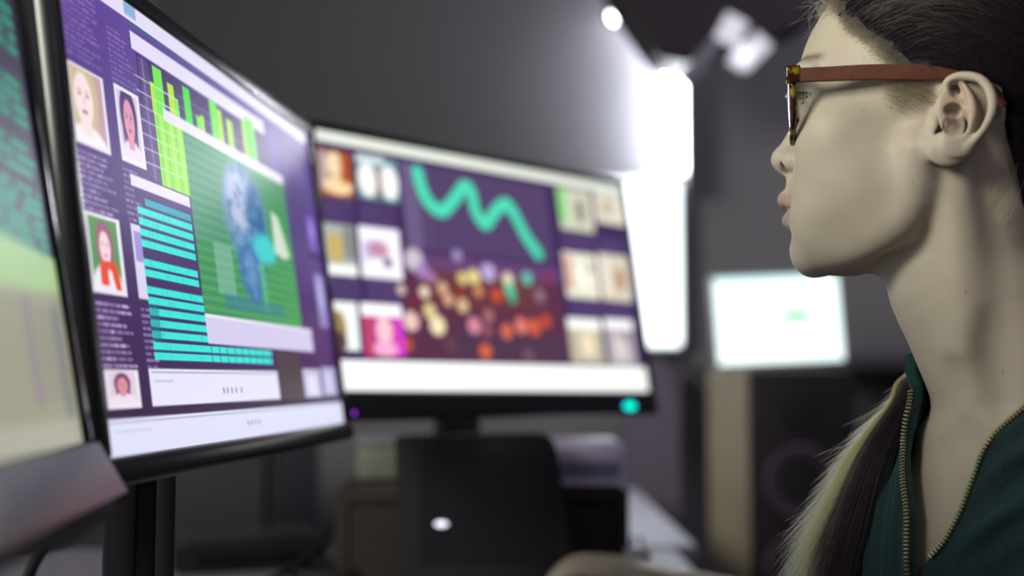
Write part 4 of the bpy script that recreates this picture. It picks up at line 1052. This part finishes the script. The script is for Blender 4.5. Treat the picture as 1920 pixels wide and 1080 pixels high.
# ------------------------------------------------------------------ tower speaker with a small bright screen on it
birch = mat('pale_wood_side', (0.50, 0.42, 0.31), 0.5, noise=0.08, nscale=6)
baffle = mat('speaker_front', (0.014, 0.009, 0.014), 0.6)
cone_m = mat('speaker_cone', (0.11, 0.07, 0.11), 0.5); rub = mat('speaker_rubber', (0.006, 0.005, 0.006), 0.75)
sw, sd, sh = .212, .285, CAM_Z+.014
root = empty('tower_speaker', (0.46+.106, 2.30+.012, 0), math.radians(6.5), 'tall black speaker with pale wooden sides, under the small white screen', 'speaker')
bm = bmesh.new(); add_box(bm, (0, sd/2, sh/2), (sw, sd, sh), None, .004); bm_obj('cabinet', bm, birch, root)
bm = bmesh.new(); add_box(bm, (0, -.006, sh/2), (sw+.002, .018, sh-.002), None, .005); bm_obj('front_baffle', bm, baffle, root, auto=40)
for z, r in ((CAM_Z-.205, .060), (CAM_Z-.38, .066)):
    Mz = Matrix.Translation((-.008, -.0155, z)) @ Matrix.Rotation(math.pi/2, 4, 'X')
    bm = bmesh.new(); add_lathe(bm, [(r+.012, -.002), (r+.012, .003), (r+.002, .004), (r, -.002), (r-.006, .003), (r-.012, -.004), (.020, -.022), (.018, -.012), (.0, -.010)], Mz, 48); wf = bm_obj('woofer', bm, cone_m, root, smooth=True)
    bm = bmesh.new(); add_lathe(bm, [(.018, -.021), (.016, -.014), (.009, -.008), (.001, -.006)], Mz, 32); bm_obj('dust_cap', bm, rub, wf, smooth=True)
Mz = Matrix.Translation((0, -.0155, CAM_Z-.07)) @ Matrix.Rotation(math.pi/2, 4, 'X')
bm = bmesh.new(); add_lathe(bm, [(.034, -.001), (.034, .003), (.028, .002), (.014, -.006), (.012, 0), (.001, .003)], Mz, 36); bm_obj('tweeter', bm, rub, root, smooth=True)
root = empty('small_display', (.552, 2.40, sh+.009), math.radians(4), 'small bright white display with a green button, standing on the tall speaker', 'display')
Mt = Matrix.Rotation(-.06, 4, 'X') @ Matrix.Rotation(-.045, 4, 'Y'); W_, H_ = .260, .176
bm = bmesh.new(); add_box(bm, (0, .012, H_/2+.006), (W_+.012, .020, H_+.012), Mt, .004, 3); bm_obj('housing', bm, mat('display_housing', (.5, .5, .55), .4), root, auto=40)
s_ = screen_mesh('display', picture_page(), W_, H_, 1.7, root); s_.matrix_local = Mt @ Matrix.Translation((0, .0012, H_/2+.006))
bm = bmesh.new(); add_box(bm, (0, .045, .005), (.10, .08, .010), None, .003); add_box(bm, (0, .03, .04), (.04, .012, .07), None, .003); bm_obj('rear_foot', bm, black, root)
root = empty('wall_shelf', (1.0, 2.90, CAM_Z+.02), 0, 'grey wall shelf running behind the small white display', 'shelf')
bm = bmesh.new(); add_box(bm, (.0, 0, .016), (1.1, .20, .032), None, .002); bm_obj('board', bm, mat('shelf_grey', (0.16, 0.155, 0.17), .6), root)
for x in (-.4, 0, .4):
    bm = bmesh.new(); add_box(bm, (x, .03, -.04), (.02, .14, .08), None, .003); bm_obj('bracket', bm, leg_m, root)

# rounded chair back beside the speaker
fab = mat('chair_fabric', (0.16, 0.13, 0.19), 0.8, noise=0.15, nscale=60)
root = empty('office_chair', (.335, 2.86, 0), math.radians(90), 'blurred mauve office chair standing between the bright panel and the tall speaker', 'chair')
bm = bmesh.new(); add_prism(bm, round_rect(.13, .56, .06, 8), -.05, .0, Matrix.Translation((-.00, 0, CAM_Z-.235)) @ Matrix.Rotation(math.radians(90), 4, 'Z') @ Matrix.Rotation(math.pi/2, 4, 'X')); bmesh.ops.bevel(bm, geom=bm.edges[:], offset=.012, segments=3, affect='EDGES'); bm_obj('backrest', bm, fab, root, auto=50)
bm = bmesh.new(); add_box(bm, (-.05, 0, .46), (.20, .20, .07), None, .025, 3); bm_obj('seat', bm, fab, root, auto=50)
bm = bmesh.new(); add_tube(bm, [(-.05, 0, .10), (-.05, 0, .43)], .022, 14); bm_obj('column', bm, leg_m, root)
for k in range(5):
    a = 2*math.pi*k/5; bm = bmesh.new(); e = Vector((-.05+.12*math.cos(a), .12*math.sin(a), .06)); add_tube(bm, [(-.05, 0, .10), e], [.018, .012], 10); l = bm_obj('leg', bm, leg_m, root)
    bm = bmesh.new(); add_lathe(bm, [(.02, -.01), (.025, -.006), (.025, .006), (.02, .01)], Matrix.Translation((e.x, e.y, .025)) @ Matrix.Rotation(math.pi/2, 4, 'X'), 16); bm_obj('caster', bm, black, l)

# ------------------------------------------------------------------ lamps at the back of the room
def emitter(name, c, s): return mat(name, (0.8, 0.8, 0.8), .5, emit=c, strength=s)
tube_m = emitter('tube_glow', (0.90, 0.93, 1.0), 100.0)
root = empty('reflector_board', (.10, 2.965, CAM_Z+.03), 0, 'pale board on the back wall lit from its edge by the upright tube', 'board')
bm = bmesh.new(); add_box(bm, (-.36, 0, .70), (1.34, .02, 1.40), None, .002); bm_obj('panel', bm, wall_l, root)
root = empty('tube_lamp', (.394, 2.93, CAM_Z+.50), 0, 'white upright tube lamp on the right edge of the pale board', 'lamp')
bm = bmesh.new(); add_tube(bm, [(0, -.06, .0), (0, -.06, .47)], .017, 16); bm_obj('tube', bm, tube_m, root)
bm = bmesh.new()
add_box(bm, (.030, -.045, .23), (.004, .13, .52), None, .001)
for z in (-.008, .478): add_box(bm, (.0, -.045, z), (.05, .07, .014), None, .002)
bm_obj('housing', bm, mat('lamp_housing', (0.5, 0.5, 0.52), .4), root)
root = empty('light_panel', (.300, 2.93, CAM_Z+.065), 0, 'glowing white light panel behind the right edge of the monitor on the riser', 'lamp')
bm = bmesh.new(); add_prism(bm, round_rect(.225, .412, .012, 5), -.004, .012, Matrix.Translation((0.004, -.03, .216)) @ Matrix.Rotation(math.pi/2, 4, 'X')); bm_obj('diffuser', bm, emitter('panel_glow', (0.86, 0.95, 0.98), 2.6), root)
bm = bmesh.new(); add_box(bm, (.004, -.012, .216), (.243, .03, .435), None, .006); bm_obj('housing', bm, mat('panel_housing', (0.3, 0.3, 0.32), .4), root)
root = empty('globe_lamp', (.262, 2.88, CAM_Z+.900), 0, 'small round white bulb at the top of the pale board', 'lamp')
bm = bmesh.new(); bmesh.ops.create_uvsphere(bm, u_segments=24, v_segments=16, radius=.016); bm_obj('bulb', bm, emitter('bulb_glow', (0.95, 0.93, 1.0), 40.0), root, smooth=True)
bm = bmesh.new(); add_tube(bm, [(0, 0, .012), (0, .02, .03), (0, .085, .03)], .008, 12); bm_obj('lamp_arm', bm, steel, root)
# dark spot fixture hanging from the ceiling
dk = mat('fixture_black', (0.014, 0.008, 0.016), 0.5); lil = mat('fixture_arm', (0.22, 0.20, 0.27), 0.45)
root = empty('studio_spotlight', (.50, 2.45, ZC), 0, 'black spotlight on a ceiling bracket, its pale reflector flaps glowing in place of caught light', 'spotlight')
dz = CAM_Z-ZC
bm = bmesh.new(); add_prism(bm, [(-.36, .92), (-.267, .762), (-.197, .658), (-.13, .645), (-.085, .69), (.0, .705), (.05, .70), (.11, .745), (.22, .80), (.24, .98), (-.36, .98)], -.07, .07, Matrix.Translation((0, 0, dz)) @ Matrix.Rotation(math.pi/2, 4, 'X')); bmesh.ops.bevel(bm, geom=bm.edges[:], offset=.008, segments=2, affect='EDGES'); bm_obj('lamp_head', bm, dk, root, auto=40)
bm = bmesh.new(); add_tube(bm, [(0, 0, 0), (0, 0, dz+1.0)], .02, 12); bm_obj('ceiling_rod', bm, dk, root)
bm = bmesh.new(); add_box(bm, (0, -.09, 0), (.028, .012, .16), Matrix.Translation((-.10, 0, dz+.66)) @ Matrix.Rotation(.70, 4, 'Y'), .003); bm_obj('yoke', bm, lil, root)
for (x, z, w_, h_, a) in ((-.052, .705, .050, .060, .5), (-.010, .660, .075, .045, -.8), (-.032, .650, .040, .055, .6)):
    bm = bmesh.new(); add_box(bm, (0, -.10, 0), (w_, .006, h_), Matrix.Translation((x, 0, dz+z)) @ Matrix.Rotation(a, 4, 'Y'), .002); bm_obj('reflector_flap', bm, emitter('flap_glow', (0.60, 0.58, 0.74), 0.6), root)  # weak emission stands in for light reflected by the flaps

# ------------------------------------------------------------------ odds and ends on the desk
def cable(pts, r, label, cat='cable', m=rub, n=8):
    bm = bmesh.new(); add_tube(bm, catmull(pts, 8), r, 10); return tag(bm_obj('cable', bm, m, smooth=True), label, cat)
cable([(-.17, .30, CAM_Z-.072), (-.183, .42, CAM_Z-.066), (-.194, .52, CAM_Z-.069), (-.204, .60, CAM_Z-.066), (-.235, .66, CAM_Z-.075), (-.285, .70, CAM_Z-.12), (-.30, .72, DZ+.02)], .0035, 'black cable hanging in front of the slotted monitor stand, under the glossy monitor')
cable([(-.62, 1.25, DZ+.006), (-.45, 1.36, DZ+.006), (-.36, 1.42, DZ+.006), (-.30, 1.43, DZ+.006), (-.255, 1.50, DZ+.03), (-.245, 1.60, DZ+.05), (-.245, 1.70, DZ+.05)], .005, 'black cable curving across the grey desk behind the portraits monitor')
bm = bmesh.new()
pts = [(-.225+.055*math.cos(a)*(1+.05*math.sin(3*a)), 1.50+.05*math.sin(a), DZ+.008+.003*k) for k in range(3) for a in np.linspace(0, 2*math.pi, 24)[:-1]]
add_tube(bm, pts, .0045, 8); tag(bm_obj('cable_coil', bm, rub, smooth=True), 'coil of black cable on the desk left of the riser', 'cable')
root = empty('network_router', (-.36, 1.62, DZ), 0.3, 'low black router lying on the desk behind the slotted monitor stand', 'router')
bm = bmesh.new(); add_prism(bm, [(-.10, 0), (.10, 0), (.10, .030), (.09, .045), (-.09, .040), (-.10, .028)], -.07, .07, Matrix.Rotation(math.pi/2, 4, 'X')); bmesh.ops.bevel(bm, geom=bm.edges[:], offset=.006, segments=2, affect='EDGES'); bm_obj('base', bm, satin, root, auto=40)
bm = bmesh.new(); add_box(bm, (0, -.0715, .018), (.14, .002, .012), None, .0008); bm_obj('front_strip', bm, gloss_black, root)
grn = mat('grey_green_plastic', (0.16, 0.18, 0.15), .6)
root = empty('storage_box', (-.176, 1.63, DZ+.116), 0.1, 'small dim grey green box on the left end of the wooden riser', 'box')
bm = bmesh.new(); add_box(bm, (0, 0, .024), (.072, .10, .048), None, .006, 3); bm_obj('body', bm, grn, root, auto=40)
bm = bmesh.new(); add_box(bm, (0, 0, .0525), (.077, .105, .009), None, .003, 2); bm_obj('lid', bm, mat('grey_lid', (0.22, 0.20, 0.27), .5), root, auto=40)
root = empty('plug_adapter', (.150, 1.425, DZ), 0.2, 'small white plug adapter standing right of the hand, beside the riser', 'adapter')
bm = bmesh.new(); add_box(bm, (0, 0, .026), (.030, .026, .052), None, .007, 3); bm_obj('body', bm, white_p, root, auto=50)
bm = bmesh.new()
for x in (-.006, .006): add_box(bm, (x, 0, .058), (.0025, .006, .014), None, .0005)
bm_obj('prongs', bm, steel, root)
cab_m = mat('cabinet_black', (0.014, 0.010, 0.017), .5)
root = empty('added_dark_cabinet', (-.69, 2.30, 0), 0, 'dark cabinet added behind the desk to darken the view under the portraits monitor', 'cabinet')
ch_ = CAM_Z-.10  # cabinet is added to cover the lit wall and darken this gap
bm = bmesh.new(); add_box(bm, (0, 0, ch_/2), (.56, .44, ch_), None, .006); bm_obj('body', bm, cab_m, root)
for k in range(3):
    bm = bmesh.new(); add_box(bm, (0, -.228, ch_-.155-k*.29), (.52, .014, .27), None, .004); d_ = bm_obj('drawer', bm, cab_m, root)
    bm = bmesh.new(); add_box(bm, (0, -.243, ch_-.09-k*.29), (.16, .016, .014), None, .004); bm_obj('handle', bm, steel, d_)
# her seat and trousers, below the frame
SX = np.array(T(-40, 0, -690)); 
stool = empty('stool', (0, 0, 0), 0, 'black round stool she sits on', 'stool')
a = math.pi-PSI; c0 = Vector(HEAD_O) + Matrix.Rotation(a, 3, 'Z') @ Vector((SX[0], SX[1], 0))*0.001
stool.location = (c0.x, c0.y, 0)
hs = HEAD_O[2]-.825
bm = bmesh.new(); add_lathe(bm, [(.17, hs-.05), (.185, hs-.03), (.18, hs), (.15, hs+.012), (.0, hs+.012)], None, 40); bm_obj('seat', bm, black, stool, smooth=True)
bm = bmesh.new(); add_tube(bm, [(0, 0, .03), (0, 0, hs-.04)], .024, 16); bm_obj('column', bm, steel, stool)
bm = bmesh.new(); add_lathe(bm, [(.20, 0), (.20, .012), (.05, .03), (.0, .03)], None, 40); bm_obj('base', bm, steel, stool)
Tr = Field(np.arange(-260, 420, 8.0), np.arange(-330, 330, 8.0), np.arange(-1200, -600, 8.0))
Tr.ell(T(-35, 0, -700), (125, 175, 92), 25, RT)
for s in (1, -1):
    Tr.chain([T(-20, s*75, -715), T(330, s*95, -720)], [80, 58], 25, smooth=False)
    Tr.chain([T(330, s*95, -720), T(345, s*95, -1110)], [56, 42], 20, smooth=False)
    Tr.chain([T(335, s*95, -1150), T(430, s*100, -1160)], [38, 30], 15, smooth=False)
V, Q = Tr.mesh(); fast_mesh('trousers', smooth_verts(V, Q, 2), Q, mat('trouser_cloth', (0.02, 0.02, 0.028), .9), person)
